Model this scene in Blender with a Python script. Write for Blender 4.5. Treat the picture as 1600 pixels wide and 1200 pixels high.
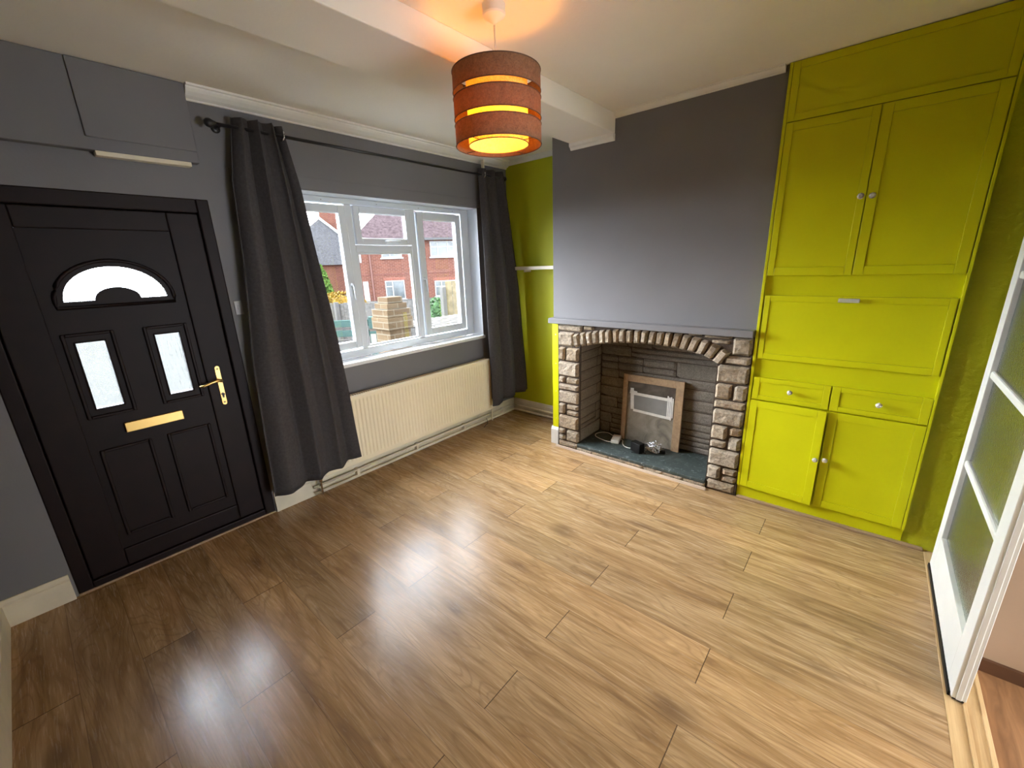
import bpy, bmesh, math, random
from mathutils import Vector, Matrix, noise
for o in list(bpy.data.objects): bpy.data.objects.remove(o)
SC = bpy.context.scene
COL = SC.collection

# ------------------------------------------------------------------ camera
YAW, PITCH, ROLL = math.radians(49.18785), math.radians(16.0390), math.radians(-2.09288)
cf = Vector((math.sin(YAW)*math.cos(PITCH), math.cos(YAW)*math.cos(PITCH), -math.sin(PITCH)))
cr = Vector((math.cos(YAW), -math.sin(YAW), 0)); cu = cr.cross(cf)
r2 = cr*math.cos(ROLL) + cu*math.sin(ROLL); u2 = cu*math.cos(ROLL) - cr*math.sin(ROLL)
cam = bpy.data.cameras.new('camera'); camo = bpy.data.objects.new('camera', cam); COL.objects.link(camo)
cam.sensor_fit = 'HORIZONTAL'; cam.sensor_width = 36.0; cam.lens = 649.073/1600*36.0
cam.clip_start = 0.02; cam.clip_end = 300
M4 = Matrix((r2, u2, -cf)).transposed().to_4x4(); M4.translation = (0.0, -3.05036, 1.65501)
camo.matrix_world = M4
SC.camera = camo

# ------------------------------------------------------------------ world: bright overcast sky, brightest in a broad patch of thin cloud
SKY = 1.35; GLOW = 8.2; EXPO = 3.45
w = bpy.data.worlds.new('overcast_sky'); SC.world = w; w.use_nodes = True
wn = w.node_tree; wn.nodes.clear()
def wnode(t): return wn.nodes.new(t)
out = wnode('ShaderNodeOutputWorld'); bg = wnode('ShaderNodeBackground'); tc = wnode('ShaderNodeTexCoord')
nrm = wnode('ShaderNodeVectorMath'); nrm.operation = 'NORMALIZE'; wn.links.new(tc.outputs['Generated'], nrm.inputs[0])
gd = Vector((-0.26, 0.86, 0.42)).normalized()
dot = wnode('ShaderNodeVectorMath'); dot.operation = 'DOT_PRODUCT'; dot.inputs[1].default_value = gd
wn.links.new(nrm.outputs[0], dot.inputs[0])
mx = wnode('ShaderNodeMath'); mx.operation = 'MAXIMUM'; mx.inputs[1].default_value = 0.0; wn.links.new(dot.outputs['Value'], mx.inputs[0])
pw = wnode('ShaderNodeMath'); pw.operation = 'POWER'; pw.inputs[1].default_value = 7.0; wn.links.new(mx.outputs[0], pw.inputs[0])
ml = wnode('ShaderNodeMath'); ml.operation = 'MULTIPLY_ADD'; ml.inputs[1].default_value = GLOW; ml.inputs[2].default_value = SKY
wn.links.new(pw.outputs[0], ml.inputs[0])
wn.links.new(ml.outputs[0], bg.inputs['Strength']); bg.inputs['Color'].default_value = (0.93, 0.98, 1.06, 1)
wn.links.new(bg.outputs[0], out.inputs['Surface'])

# ------------------------------------------------------------------ exposure
vs = SC.view_settings
vs.view_transform = 'Standard'; vs.look = 'None'; vs.gamma = 1.0; vs.use_curve_mapping = False
vs.exposure = EXPO
SC.cycles.max_bounces = 14; SC.cycles.diffuse_bounces = 8; SC.cycles.glossy_bounces = 5
SC.cycles.transmission_bounces = 8; SC.cycles.transparent_max_bounces = 12
SC.cycles.sample_clamp_indirect = 8.0; SC.cycles.use_denoising = True
SC.cycles.caustics_reflective = False; SC.cycles.caustics_refractive = True

# ------------------------------------------------------------------ main dimensions (metres)
XC, XA, XL = 3.045, 3.554, -0.41          # breast face, alcove wall, left wall
YB, D, ZC = -0.935, 3.498, 2.654          # breast side, back wall, ceiling

# ------------------------------------------------------------------ material helpers
class G:
    """small node-graph helper"""
    def __init__(s, name):
        s.m = bpy.data.materials.new(name); s.m.use_nodes = True; s.t = s.m.node_tree
        s.b = s.t.nodes['Principled BSDF']; s.o = s.t.nodes['Material Output']
    def n(s, typ, **kw):
        nd = s.t.nodes.new(typ)
        for k, v in kw.items(): setattr(nd, k, v)
        return nd
    def put(s, sock, v):
        if hasattr(v, 'is_linked') or hasattr(v, 'links'): s.t.links.new(v, sock)
        elif v is not None:
            if isinstance(v, (tuple, list)) and len(v) == 3 and sock.type == 'RGBA': v = (*v, 1)
            sock.default_value = v
    def math(s, op, a, b=None, c=None):
        nd = s.n('ShaderNodeMath', operation=op)
        s.put(nd.inputs[0], a)
        if b is not None: s.put(nd.inputs[1], b)
        if c is not None: s.put(nd.inputs[2], c)
        return nd.outputs[0]
    def pos(s): return s.n('ShaderNodeNewGeometry').outputs['Position']
    def obj(s): return s.n('ShaderNodeTexCoord').outputs['Object']
    def sep(s, v):
        nd = s.n('ShaderNodeSeparateXYZ'); s.put(nd.inputs[0], v); return nd.outputs
    def comb(s, x, y, z):
        nd = s.n('ShaderNodeCombineXYZ'); s.put(nd.inputs[0], x); s.put(nd.inputs[1], y); s.put(nd.inputs[2], z); return nd.outputs[0]
    def noise(s, vec=None, scale=5, detail=3, rough=0.5, dist=0.0):
        nd = s.n('ShaderNodeTexNoise')
        if vec is not None: s.put(nd.inputs['Vector'], vec)
        s.put(nd.inputs['Scale'], scale); s.put(nd.inputs['Detail'], detail); s.put(nd.inputs['Roughness'], rough); s.put(nd.inputs['Distortion'], dist)
        return nd.outputs['Fac']
    def ramp(s, f, stops):
        nd = s.n('ShaderNodeValToRGB'); s.put(nd.inputs[0], f)
        e = nd.color_ramp.elements
        while len(e) < len(stops): e.new(0.5)
        for i, (p, c) in enumerate(stops):
            e[i].position = p; e[i].color = (*c, 1) if len(c) == 3 else c
        return nd.outputs[0]
    def mix(s, f, a, b, mode='MIX'):
        nd = s.n('ShaderNodeMix', data_type='RGBA', blend_type=mode)
        s.put(nd.inputs[0], f); s.put(nd.inputs[6], a); s.put(nd.inputs[7], b)
        return nd.outputs[2]
    def bump(s, h, strength=0.3, dist=0.01):
        nd = s.n('ShaderNodeBump'); nd.inputs['Strength'].default_value = strength; nd.inputs['Distance'].default_value = dist
        s.put(nd.inputs['Height'], h); s.t.links.new(nd.outputs[0], s.b.inputs['Normal'])
    def set(s, **kw):
        for k, v in kw.items(): s.put(s.b.inputs[k.replace('_', ' ')], v)
        return s.m

def paint(name, col, rough=0.6, var=0.06, scale=3.0, bump=0.15, bscale=90, spec=0.4, bd=0.002):
    g = G(name); p = g.pos()
    f = g.noise(p, scale, 4)
    lo = tuple(c*(1-var) for c in col); hi = tuple(min(1, c*(1+var)) for c in col)
    g.set(Base_Color=g.ramp(f, [(0.3, lo), (0.7, hi)]), Roughness=rough, Specular_IOR_Level=spec)
    if bump: g.bump(g.noise(p, bscale, 3), bump, bd)
    return g.m

GREY = paint('grey_wall_paint', (0.165, 0.160, 0.164), 0.75, 0.05, 2.0, 0.25, 70)
CEIL = paint('ceiling_white_paint', (0.86, 0.82, 0.735), 0.8, 0.03, 2.0, 0.3, 60)
COVE = paint('coving_white_paint', (0.80, 0.78, 0.73), 0.6, 0.03, 6.0, 0.1, 60)
LIME = paint('lime_green_paint', (0.47, 0.49, 0.006), 0.55, 0.05, 2.5, 0.15, 60)
LIMER = paint('lime_rough_plaster', (0.43, 0.45, 0.006), 0.6, 0.08, 5.0, 0.9, 28, bd=0.012)
LIMEW = paint('lime_satin_woodwork', (0.53, 0.53, 0.003), 0.45, 0.04, 4.0, 0.12, 40, 0.25)
WHITE = paint('white_gloss_woodwork', (0.60, 0.60, 0.56), 0.4, 0.04, 5.0, 0.1, 30, 0.5)
SKIRT = paint('cream_skirting_paint', (0.66, 0.59, 0.45), 0.45, 0.08, 8.0, 0.15, 40, 0.5)
UPVC = paint('white_upvc', (0.60, 0.635, 0.67), 0.3, 0.02, 3.0, 0, 30, 0.5)
SILLM = paint('white_sill_board', (0.72, 0.73, 0.72), 0.3, 0.02, 3.0, 0.03, 30, 0.5)
RADM = paint('radiator_cream_enamel', (0.80, 0.71, 0.52), 0.35, 0.03, 4.0, 0.03, 40, 0.5)
DOORM = paint('dark_rosewood_door', (0.0085, 0.0030, 0.0026), 0.55, 0.25, 9.0, 0.15, 60, 0.22)
BLACKM = paint('black_metal', (0.012, 0.011, 0.012), 0.35, 0.1, 10, 0, 30, 0.5)
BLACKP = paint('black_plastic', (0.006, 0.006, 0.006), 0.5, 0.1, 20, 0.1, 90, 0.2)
WPLAST = paint('white_plastic', (0.78, 0.76, 0.70), 0.4, 0.03, 10, 0, 30, 0.5)
GPLAST = paint('grey_plate_plastic', (0.30, 0.29, 0.28), 0.4, 0.05, 10, 0, 30, 0.5)
HALL = paint('tan_hall_wall', (0.33, 0.225, 0.15), 0.7, 0.04, 3, 0.2, 60)
DKWOOD = paint('dark_brown_skirting', (0.08, 0.035, 0.016), 0.45, 0.2, 8, 0.1, 40, 0.5)
PLAIN = paint('plaster_backing', (0.25, 0.24, 0.23), 0.9, 0.05, 3, 0)

def metal(name, col, rough, var=0.1):
    g = G(name); f = g.noise(g.pos(), 40, 3)
    g.set(Base_Color=col, Metallic=1.0, Roughness=g.math('MULTIPLY_ADD', f, var, rough)); return g.m
BRASS = metal('worn_brass', (0.72, 0.48, 0.17), 0.32)
CHROME = metal('chrome', (0.75, 0.75, 0.76), 0.15)
STEEL = metal('dull_steel', (0.45, 0.45, 0.46), 0.4)

def clear_glass(name, tint=(1, 1, 1), refl=1.0):
    g = G(name); t = g.t
    tr = g.n('ShaderNodeBsdfTransparent'); tr.inputs[0].default_value = (*tint, 1)
    gl = g.n('ShaderNodeBsdfGlossy'); gl.inputs['Roughness'].default_value = 0.02
    ge = g.n('ShaderNodeNewGeometry'); dt = g.n('ShaderNodeVectorMath', operation='DOT_PRODUCT')
    t.links.new(ge.outputs['Incoming'], dt.inputs[0]); t.links.new(ge.outputs['Normal'], dt.inputs[1])
    om = g.math('SUBTRACT', 1.0, g.math('ABSOLUTE', dt.outputs['Value']))
    mx = g.n('ShaderNodeMixShader')
    g.put(mx.inputs[0], g.math('MULTIPLY', g.math('MULTIPLY_ADD', g.math('POWER', om, 5.0), 0.96, 0.04), refl))
    t.links.new(tr.outputs[0], mx.inputs[1]); t.links.new(gl.outputs[0], mx.inputs[2]); t.links.new(mx.outputs[0], g.o.inputs['Surface'])
    return g.m
GLASS = clear_glass('window_glass', (0.97, 0.98, 0.98))

def frosted(name, tint, rough, sx, sz, strength):
    g = G(name); x, y, z = g.sep(g.pos())
    v = g.comb(g.math('MULTIPLY', x, sx), g.math('MULTIPLY', y, sx), g.math('MULTIPLY', z, sz))
    g.set(Base_Color=tint, Roughness=rough, Transmission_Weight=1.0, IOR=1.45)
    g.bump(g.noise(v, 1.0, 4, 0.6), strength, 0.01)
    return g.m
RAIN = frosted('rain_patterned_glass', (0.80, 0.86, 0.87), 0.03, 110, 18, 0.45)
OBSC = frosted('obscured_door_glass', (0.72, 0.80, 0.74), 0.26, 60, 60, 0.25)
CRYST = None
g = G('clear_acrylic_knob'); g.set(Base_Color=(0.86, 0.83, 0.78), Roughness=0.15, Transmission_Weight=0.55, IOR=1.5); CRYST = g.m

# laminate planks: 0.2025 m wide, 1.36 m long, alternate rows shifted
def wood_floor():
    g = G('oak_laminate_floor'); x, y, z = g.sep(g.pos())
    W, L = 0.2028, 1.36
    xs = g.math('DIVIDE', g.math('ADD', x, 4*W), W)
    k = g.math('FLOOR', xs); fx = g.math('FRACT', xs)
    par = g.math('MODULO', k, 2.0)
    ys = g.math('DIVIDE', g.math('ADD', g.math('ADD', y, 0.787 + 5*L), g.math('MULTIPLY', par, 0.598)), L)
    j = g.math('FLOOR', ys); fy = g.math('FRACT', ys)
    wn_ = g.n('ShaderNodeTexWhiteNoise', noise_dimensions='2D'); g.put(wn_.inputs['Vector'], g.comb(k, j, 0.0)); rid = wn_.outputs['Value']
    off = g.math('MULTIPLY', rid, 37.0)
    # long soft grain
    v1 = g.comb(g.math('MULTIPLY', x, 9.0), g.math('MULTIPLY', y, 0.9), off)
    n1 = g.noise(v1, 1.6, 5, 0.55, 1.2)
    v2 = g.comb(g.math('MULTIPLY', x, 60.0), g.math('MULTIPLY', y, 3.2), off)
    n2 = g.noise(v2, 2.2, 4, 0.6, 0.6)
    # cathedral figure: contour lines of a slow noise
    v3 = g.comb(g.math('MULTIPLY', x, 5.0), g.math('MULTIPLY', y, 0.75), off)
    n3 = g.noise(v3, 1.2, 2, 0.4, 0.3)
    rings = g.math('ABSOLUTE', g.math('SUBTRACT', g.math('FRACT', g.math('MULTIPLY', n3, 22.0)), 0.5))
    # knots
    vo = g.n('ShaderNodeTexVoronoi'); vo.inputs['Scale'].default_value = 1.0
    wob = g.math('MULTIPLY', g.math('SUBTRACT', n3, 0.5), 1.2)
    g.put(vo.inputs['Vector'], g.comb(g.math('ADD', g.math('MULTIPLY', x, 5.2), wob), g.math('MULTIPLY', y, 2.0), off))
    kn = g.ramp(vo.outputs['Distance'], [(0.0, (1, 1, 1)), (0.09, (0.75,)*3), (0.24, (0.12,)*3), (0.40, (0, 0, 0))])
    keep = g.n('ShaderNodeSeparateColor'); g.put(keep.inputs[0], vo.outputs['Color'])
    kn = g.math('MULTIPLY', kn, g.math('GREATER_THAN', keep.outputs[0], 0.30))
    col = g.ramp(n1, [(0.22, (0.185, 0.108, 0.050)), (0.42, (0.335, 0.206, 0.098)), (0.58, (0.45, 0.292, 0.150)), (0.80, (0.53, 0.365, 0.205))])
    col = g.mix(g.math('MULTIPLY', g.math('SUBTRACT', 1.0, g.ramp(n2, [(0.35, (0, 0, 0)), (0.55, (1, 1, 1))])), 0.30), col, (0.19, 0.115, 0.056))
    col = g.mix(g.math('MULTIPLY', g.ramp(rings, [(0.0, (1, 1, 1)), (0.20, (0, 0, 0))]), 0.36), col, (0.17, 0.10, 0.05))
    col = g.mix(g.math('MULTIPLY', kn, 0.66), col, (0.105, 0.060, 0.034))
    tint = g.ramp(rid, [(0.0, (0.86, 0.87, 0.88)), (0.5, (1.0, 0.98, 0.95)), (1.0, (1.10, 1.05, 0.98))])
    col = g.mix(1.0, col, tint, 'MULTIPLY')
    ex = g.math('MULTIPLY', g.math('MINIMUM', fx, g.math('SUBTRACT', 1.0, fx)), W)
    ey = g.math('MULTIPLY', g.math('MINIMUM', fy, g.math('SUBTRACT', 1.0, fy)), L)
    sx = g.math('LESS_THAN', ex, 0.0011); sy = g.math('LESS_THAN', ey, 0.0020)
    col = g.mix(g.math('MULTIPLY', sx, 0.55), col, (0.07, 0.038, 0.018))
    col = g.mix(g.math('MULTIPLY', sy, 0.85), col, (0.05, 0.028, 0.014))
    g.set(Base_Color=col, Roughness=g.math("MULTIPLY_ADD", n2, 0.14, 0.19), Specular_IOR_Level=0.45)
    h = g.math('SUBTRACT', g.math('MULTIPLY', n2, 0.35), g.math('MAXIMUM', sx, sy))
    g.bump(h, 0.10, 0.0006)
    return g.m
FLOORM = wood_floor()

def plank_wood(name, base, dark, sx=40, sy=3):
    g = G(name); x, y, z = g.sep(g.pos())
    v = g.comb(g.math('MULTIPLY', x, sx), g.math('MULTIPLY', y, sy), g.math('MULTIPLY', z, sx))
    f = g.noise(v, 1.0, 5, 0.6, 0.8)
    g.set(Base_Color=g.ramp(f, [(0.3, dark), (0.7, base)]), Roughness=0.5); g.bump(f, 0.15, 0.002)
    return g.m
THRESH = plank_wood('oak_threshold_strip', (0.60, 0.42, 0.22), (0.42, 0.27, 0.12), 3, 60)
TRIMW = plank_wood('brown_scotia_trim', (0.40, 0.27, 0.16), (0.22, 0.14, 0.08), 30, 3)
PALEW = plank_wood('pale_pine_strip', (0.48, 0.36, 0.27), (0.34, 0.25, 0.18), 30, 3)
FRAMEW = plank_wood('bare_timber_frame', (0.34, 0.23, 0.13), (0.23, 0.15, 0.085), 25, 25)
HALLFL = plank_wood('brown_hall_laminate', (0.30, 0.15, 0.065), (0.16, 0.075, 0.03), 4, 30)

def stone_mat(name, stops, mott, bump=0.7):
    g = G(name); rnd = g.n('ShaderNodeNewGeometry').outputs['Random Per Island']; p = g.pos()
    c = g.ramp(rnd, stops)
    f = g.noise(p, 45, 5, 0.65); f2 = g.noise(p, 160, 4, 0.7)
    c = g.mix(g.math('MULTIPLY', g.ramp(f, [(0.42, (0, 0, 0)), (0.62, (1, 1, 1))]), mott), c, (0.10, 0.085, 0.065))
    c = g.mix(g.math('MULTIPLY', g.ramp(f2, [(0.5, (0, 0, 0)), (0.75, (1, 1, 1))]), 0.35), c, (0.62, 0.57, 0.50))
    g.set(Base_Color=c, Roughness=0.85, Specular_IOR_Level=0.25)
    g.bump(g.math('ADD', g.math('MULTIPLY', f, 1.0), g.math('MULTIPLY', f2, 0.5)), bump, 0.006)
    return g.m
STONE = stone_mat('split_stone', [(0.0, (0.27, 0.205, 0.135)), (0.3, (0.34, 0.275, 0.195)), (0.55, (0.30, 0.22, 0.135)), (0.8, (0.37, 0.31, 0.235)), (1.0, (0.29, 0.195, 0.105))], 0.6, 1.0)
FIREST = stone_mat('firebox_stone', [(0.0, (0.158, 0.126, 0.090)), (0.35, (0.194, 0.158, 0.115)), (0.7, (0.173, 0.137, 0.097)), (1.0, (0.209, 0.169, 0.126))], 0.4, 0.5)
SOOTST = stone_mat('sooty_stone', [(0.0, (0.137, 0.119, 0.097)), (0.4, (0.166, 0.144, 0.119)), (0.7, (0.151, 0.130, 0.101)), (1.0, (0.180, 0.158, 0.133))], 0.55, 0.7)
g = G('dark_mortar'); f = g.noise(g.pos(), 120, 4)
g.set(Base_Color=g.ramp(f, [(0.3, (0.035, 0.024, 0.017)), (0.7, (0.075, 0.052, 0.036))]), Roughness=0.95); g.bump(f, 0.5, 0.004); MORTAR = g.m
g = G('green_slate_hearth'); p = g.pos(); f = g.noise(p, 9, 6, 0.6, 1.5); f2 = g.noise(p, 30, 5, 0.6, 0.8)
c = g.ramp(f, [(0.3, (0.024, 0.034, 0.032)), (0.55, (0.045, 0.060, 0.056)), (0.75, (0.085, 0.10, 0.097))])
c = g.mix(g.math('MULTIPLY', g.ramp(f2, [(0.58, (0, 0, 0)), (0.72, (1, 1, 1))]), 0.6), c, (0.34, 0.37, 0.37))
g.set(Base_Color=c, Roughness=0.5); g.bump(f2, 0.3, 0.004); SLATE = g.m
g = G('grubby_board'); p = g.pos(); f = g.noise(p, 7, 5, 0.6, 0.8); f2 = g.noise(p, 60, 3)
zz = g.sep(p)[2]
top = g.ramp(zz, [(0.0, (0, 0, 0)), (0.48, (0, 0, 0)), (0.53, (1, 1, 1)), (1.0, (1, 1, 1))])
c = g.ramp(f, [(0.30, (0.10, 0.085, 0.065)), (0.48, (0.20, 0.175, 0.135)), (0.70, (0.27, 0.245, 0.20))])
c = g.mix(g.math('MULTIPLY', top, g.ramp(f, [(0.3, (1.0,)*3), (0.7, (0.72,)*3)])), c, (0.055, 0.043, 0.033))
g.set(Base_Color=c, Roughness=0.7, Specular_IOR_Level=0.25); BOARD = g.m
TAPE = paint('white_masking_tape', (0.62, 0.60, 0.55), 0.6, 0.10, 40, 0.1, 60)
VENT = paint('grey_vent_film', (0.20, 0.20, 0.19), 0.3, 0.06, 20, 0.05, 60)

def cloth(name, col, trans=None, tcol=None, rough=0.95, weave=900):
    g = G(name); p = g.pos(); f = g.noise(p, 60, 4, 0.6); f2 = g.noise(p, weave, 2)
    lo = tuple(c*0.75 for c in col); hi = tuple(c*1.25 for c in col)
    cc = g.ramp(g.math('ADD', g.math('MULTIPLY', f, 0.5), g.math('MULTIPLY', f2, 0.5)), [(0.35, lo), (0.65, hi)])
    g.set(Base_Color=cc, Roughness=rough, Specular_IOR_Level=0.15)
    g.bump(f2, 0.25, 0.001)
    if trans:
        tl = g.n('ShaderNodeBsdfTranslucent'); fm = g.noise(p, 150, 3, 0.65)
        g.put(tl.inputs['Color'], g.ramp(fm, [(0.38, tuple(c*0.55 for c in tcol)), (0.62, tuple(min(1, c*1.5) for c in tcol))]))
        mx = g.n('ShaderNodeMixShader'); mx.inputs[0].default_value = trans
        g.t.links.new(g.b.outputs[0], mx.inputs[1]); g.t.links.new(tl.outputs[0], mx.inputs[2]); g.t.links.new(mx.outputs[0], g.o.inputs['Surface'])
    return g.m
CURT = cloth('charcoal_curtain_cloth', (0.058, 0.053, 0.053))
SHADE = cloth('brown_linen_shade', (0.185, 0.115, 0.068), 0.14, (0.42, 0.19, 0.05), 0.9, 260)
DIFFU = cloth('cream_inner_shade', (0.62, 0.42, 0.19), 0.32, (0.80, 0.38, 0.075), 0.9, 300)

def emit(name, col, s):
    g = G(name); e = g.n('ShaderNodeEmission'); e.inputs[0].default_value = (*col, 1); e.inputs[1].default_value = s
    g.t.links.new(e.outputs[0], g.o.inputs['Surface']); return g.m

def brick_mat(name, c1, c2, mortar, sc=1.0, axis='obj'):
    g = G(name); x, y, z = g.sep(g.obj())
    b = g.n('ShaderNodeTexBrick'); g.put(b.inputs['Vector'], g.comb(g.math('ADD', x, y), z, 0.0))
    b.inputs['Color1'].default_value = (*c1, 1); b.inputs['Color2'].default_value = (*c2, 1); b.inputs['Mortar'].default_value = (*mortar, 1)
    b.inputs['Scale'].default_value = 1.0; b.inputs['Mortar Size'].default_value = 0.007*sc
    b.inputs['Brick Width'].default_value = 0.225*sc; b.inputs['Row Height'].default_value = 0.075*sc
    f = g.noise(g.obj(), 3, 3)
    g.set(Base_Color=g.mix(g.math('MULTIPLY', f, 0.35), b.outputs['Color'], c2), Roughness=0.95, Specular_IOR_Level=0.05)
    return g.m
BRICK = brick_mat('red_house_brick', (0.106, 0.039, 0.026), (0.072, 0.025, 0.018), (0.144, 0.106, 0.087), 1.25)
BUFF = brick_mat('weathered_buff_brick', (0.082, 0.058, 0.033), (0.060, 0.040, 0.022), (0.10, 0.085, 0.062))
TILE_R = paint('purple_grey_roof_tile', (0.043, 0.032, 0.034), 0.9, 0.35, 6, 0.6, 8, 0.0)
TILE_G = paint('grey_slate_roof', (0.042, 0.042, 0.045), 0.9, 0.3, 8, 0.5, 10, 0.0)
PAVE = paint('grey_paving', (0.050, 0.049, 0.046), 0.95, 0.3, 2, 0.4, 20, 0.0)
FENCEW = paint('weathered_grey_timber', (0.086, 0.082, 0.077), 0.9, 0.25, 14, 0.5, 40, 0.0)
CONC = paint('pale_concrete', (0.070, 0.068, 0.066), 0.9, 0.1, 8, 0.3, 40, 0.0)
YELW = paint('yellowed_timber', (0.128, 0.106, 0.067), 0.9, 0.25, 7, 0.4, 30, 0.0)
SLATM = paint('bleached_timber_slats', (0.075, 0.072, 0.066), 0.9, 0.25, 12, 0.4, 40, 0.0)
TEAL = paint('teal_timber_paint', (0.041, 0.072, 0.066), 0.7, 0.12, 9, 0.3, 40, 0.0)
EXTW = paint('exterior_white_frame', (0.192, 0.195, 0.195), 0.5, 0.04, 5, 0, 30)
DKGL = paint('house_window_glass', (0.06, 0.07, 0.075), 0.15, 0.5, 1.5, 0, 30, 0.6)
GUTT = paint('black_gutter', (0.03, 0.03, 0.032), 0.5, 0.1, 8, 0)
LEAFG = paint('conifer_green', (0.048, 0.092, 0.017), 0.9, 0.5, 9, 0, 30, 0.2)
LEAFY = paint('yellow_orange_flowers', (0.140, 0.084, 0.011), 0.9, 0.5, 6, 0, 30, 0.2)
LEAFS = paint('shrub_green', (0.034, 0.073, 0.027), 0.9, 0.5, 14, 0, 30, 0.2)

# ------------------------------------------------------------------ mesh helpers
class MB:
    def __init__(s): s.bm = bmesh.new()
    def poly(s, vs): return s.bm.faces.new([s.bm.verts.new(v) for v in vs])
    def hexa(s, p):      # 8 points: bottom 4 (ccw), top 4
        v = [s.bm.verts.new(q) for q in p]
        for f in ((3, 2, 1, 0), (4, 5, 6, 7), (0, 1, 5, 4), (1, 2, 6, 5), (2, 3, 7, 6), (3, 0, 4, 7)): s.bm.faces.new([v[i] for i in f])
        return s
    def box(s, x0, x1, y0, y1, z0, z1):
        x0, x1 = min(x0, x1), max(x0, x1); y0, y1 = min(y0, y1), max(y0, y1); z0, z1 = min(z0, z1), max(z0, z1)
        return s.hexa([(x0, y0, z0), (x1, y0, z0), (x1, y1, z0), (x0, y1, z0), (x0, y0, z1), (x1, y0, z1), (x1, y1, z1), (x0, y1, z1)])
    def prism(s, pts, fn, a, b):   # pts 2d polygon, fn(u,v,t)->xyz
        A = [s.bm.verts.new(fn(u, v, a)) for u, v in pts]; B = [s.bm.verts.new(fn(u, v, b)) for u, v in pts]
        n = len(pts)
        s.bm.faces.new(A[::-1]); s.bm.faces.new(B)
        for i in range(n): s.bm.faces.new([A[i], A[(i+1) % n], B[(i+1) % n], B[i]])
        return s
    def tube(s, pts, r, n=10, close=False):
        pts = [Vector(p) for p in pts]; rings = []
        up = Vector((0, 0, 1)); N = len(pts)
        for i, p in enumerate(pts):
            if close: t = pts[(i+1) % N] - pts[i-1]
            else: t = pts[min(i+1, N-1)] - pts[max(i-1, 0)]
            t.normalize()
            a = t.cross(up if abs(t.dot(up)) < 0.95 else Vector((1, 0, 0))).normalized(); b = t.cross(a)
            rr = r[i] if isinstance(r, (list, tuple)) else r
            rings.append([s.bm.verts.new(p + a*(rr*math.cos(2*math.pi*k/n)) + b*(rr*math.sin(2*math.pi*k/n))) for k in range(n)])
        for i in range(N if close else N-1):
            A, B = rings[i], rings[(i+1) % N]
            for k in range(n): s.bm.faces.new([A[k], A[(k+1) % n], B[(k+1) % n], B[k]])
        if not close:
            s.bm.faces.new(rings[0][::-1]); s.bm.faces.new(rings[-1])
        return s
    def lathe(s, prof, c, n=32, axis='z', cap=True):
        rings = []
        for r, h in prof:
            ring = []
            for k in range(n):
                a = 2*math.pi*k/n; u, v = r*math.cos(a), r*math.sin(a)
                q = {'z': (u, v, h), 'x': (h, u, v), 'y': (u, h, v)}[axis]
                ring.append(s.bm.verts.new(Vector(c) + Vector(q)))
            rings.append(ring)
        for A, B in zip(rings, rings[1:]):
            for k in range(n): s.bm.faces.new([A[k], A[(k+1) % n], B[(k+1) % n], B[k]])
        if cap:
            s.bm.faces.new(rings[0][::-1]); s.bm.faces.new(rings[-1])
        return s
    def grid(s, fn, nu, nv, closeu=False):
        V = [[s.bm.verts.new(fn(i/nu, j/nv)) for j in range(nv+1)] for i in range(nu+1)]
        for i in range(nu):
            for j in range(nv): s.bm.faces.new([V[i][j], V[i+1][j], V[i+1][j+1], V[i][j+1]])
        return V
    def build(s, name, mat, parent=None, bevel=0, smooth=False, solid=0, seg=2, fix=True):
        if fix: bmesh.ops.recalc_face_normals(s.bm, faces=s.bm.faces)
        me = bpy.data.meshes.new(name); s.bm.to_mesh(me); s.bm.free()
        o = bpy.data.objects.new(name, me); COL.objects.link(o); me.materials.append(mat)
        if smooth:
            for p in me.polygons: p.use_smooth = True
        if solid:
            md = o.modifiers.new('thickness', 'SOLIDIFY'); md.thickness = solid; md.offset = 0
        if bevel:
            md = o.modifiers.new('edge', 'BEVEL'); md.width = bevel; md.segments = seg; md.limit_method = 'ANGLE'; md.angle_limit = math.radians(40)
            if not smooth: md.harden_normals = False
        if parent is not None:
            o.parent = parent
            if parent.type == 'EMPTY': o.matrix_parent_inverse = Matrix.Translation(-parent.location)
        return o
def tag(o, label, cat, group=None):
    o['label'] = label; o['category'] = cat
    if group: o['group'] = group
    return o
def thing(name, loc, label, cat, group=None):
    o = bpy.data.objects.new(name, None); COL.objects.link(o); o.location = loc; o.empty_display_size = 0.1
    return tag(o, label, cat, group)
def struct(o, label=None):
    o['kind'] = 'structure'
    if label: o['label'] = label
    return o
def sroot(name, loc, label):
    o = bpy.data.objects.new(name, None); COL.objects.link(o); o.location = loc; o['kind'] = 'structure'; o['label'] = label
    return o
def B(*a): return MB().box(*a)

# ================================================================== THE SETTING
# floor
struct(B(XL-0.12, XA+0.05, -D, 0.0, -0.05, 0.0).build('floor', FLOORM), 'oak laminate plank floor')
# ceiling
struct(B(XL-0.12, XA+0.12, -6.6, 0.28, ZC, ZC+0.12).build('ceiling', CEIL), 'white painted ceiling')
# window wall with the two openings (door x -.143...869, window x 1.10..3.105)
DX0, DX1, DZ = -0.143, 0.869, 2.08
WX0, WX1, WZ0, WZ1 = 1.105, 3.105, 0.955, 2.19
m = MB(); Yw = 0.26
m.box(XL-0.12, DX0, 0, Yw, -0.35, ZC); m.box(DX0, DX1, 0, Yw, DZ, ZC); m.box(DX0, DX1, 0.0, Yw, -0.35, -0.05)
m.box(DX1, WX0, 0, Yw, -0.35, ZC)
m.box(WX0, WX1, 0, Yw, -0.35, WZ0-0.03); m.box(WX0, WX1, 0, Yw, WZ1, ZC); m.box(WX1, XA+0.12, 0, Yw, -0.35, ZC)
struct(m.build('wall_front', GREY), 'dark grey wall with the front door and window')
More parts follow.
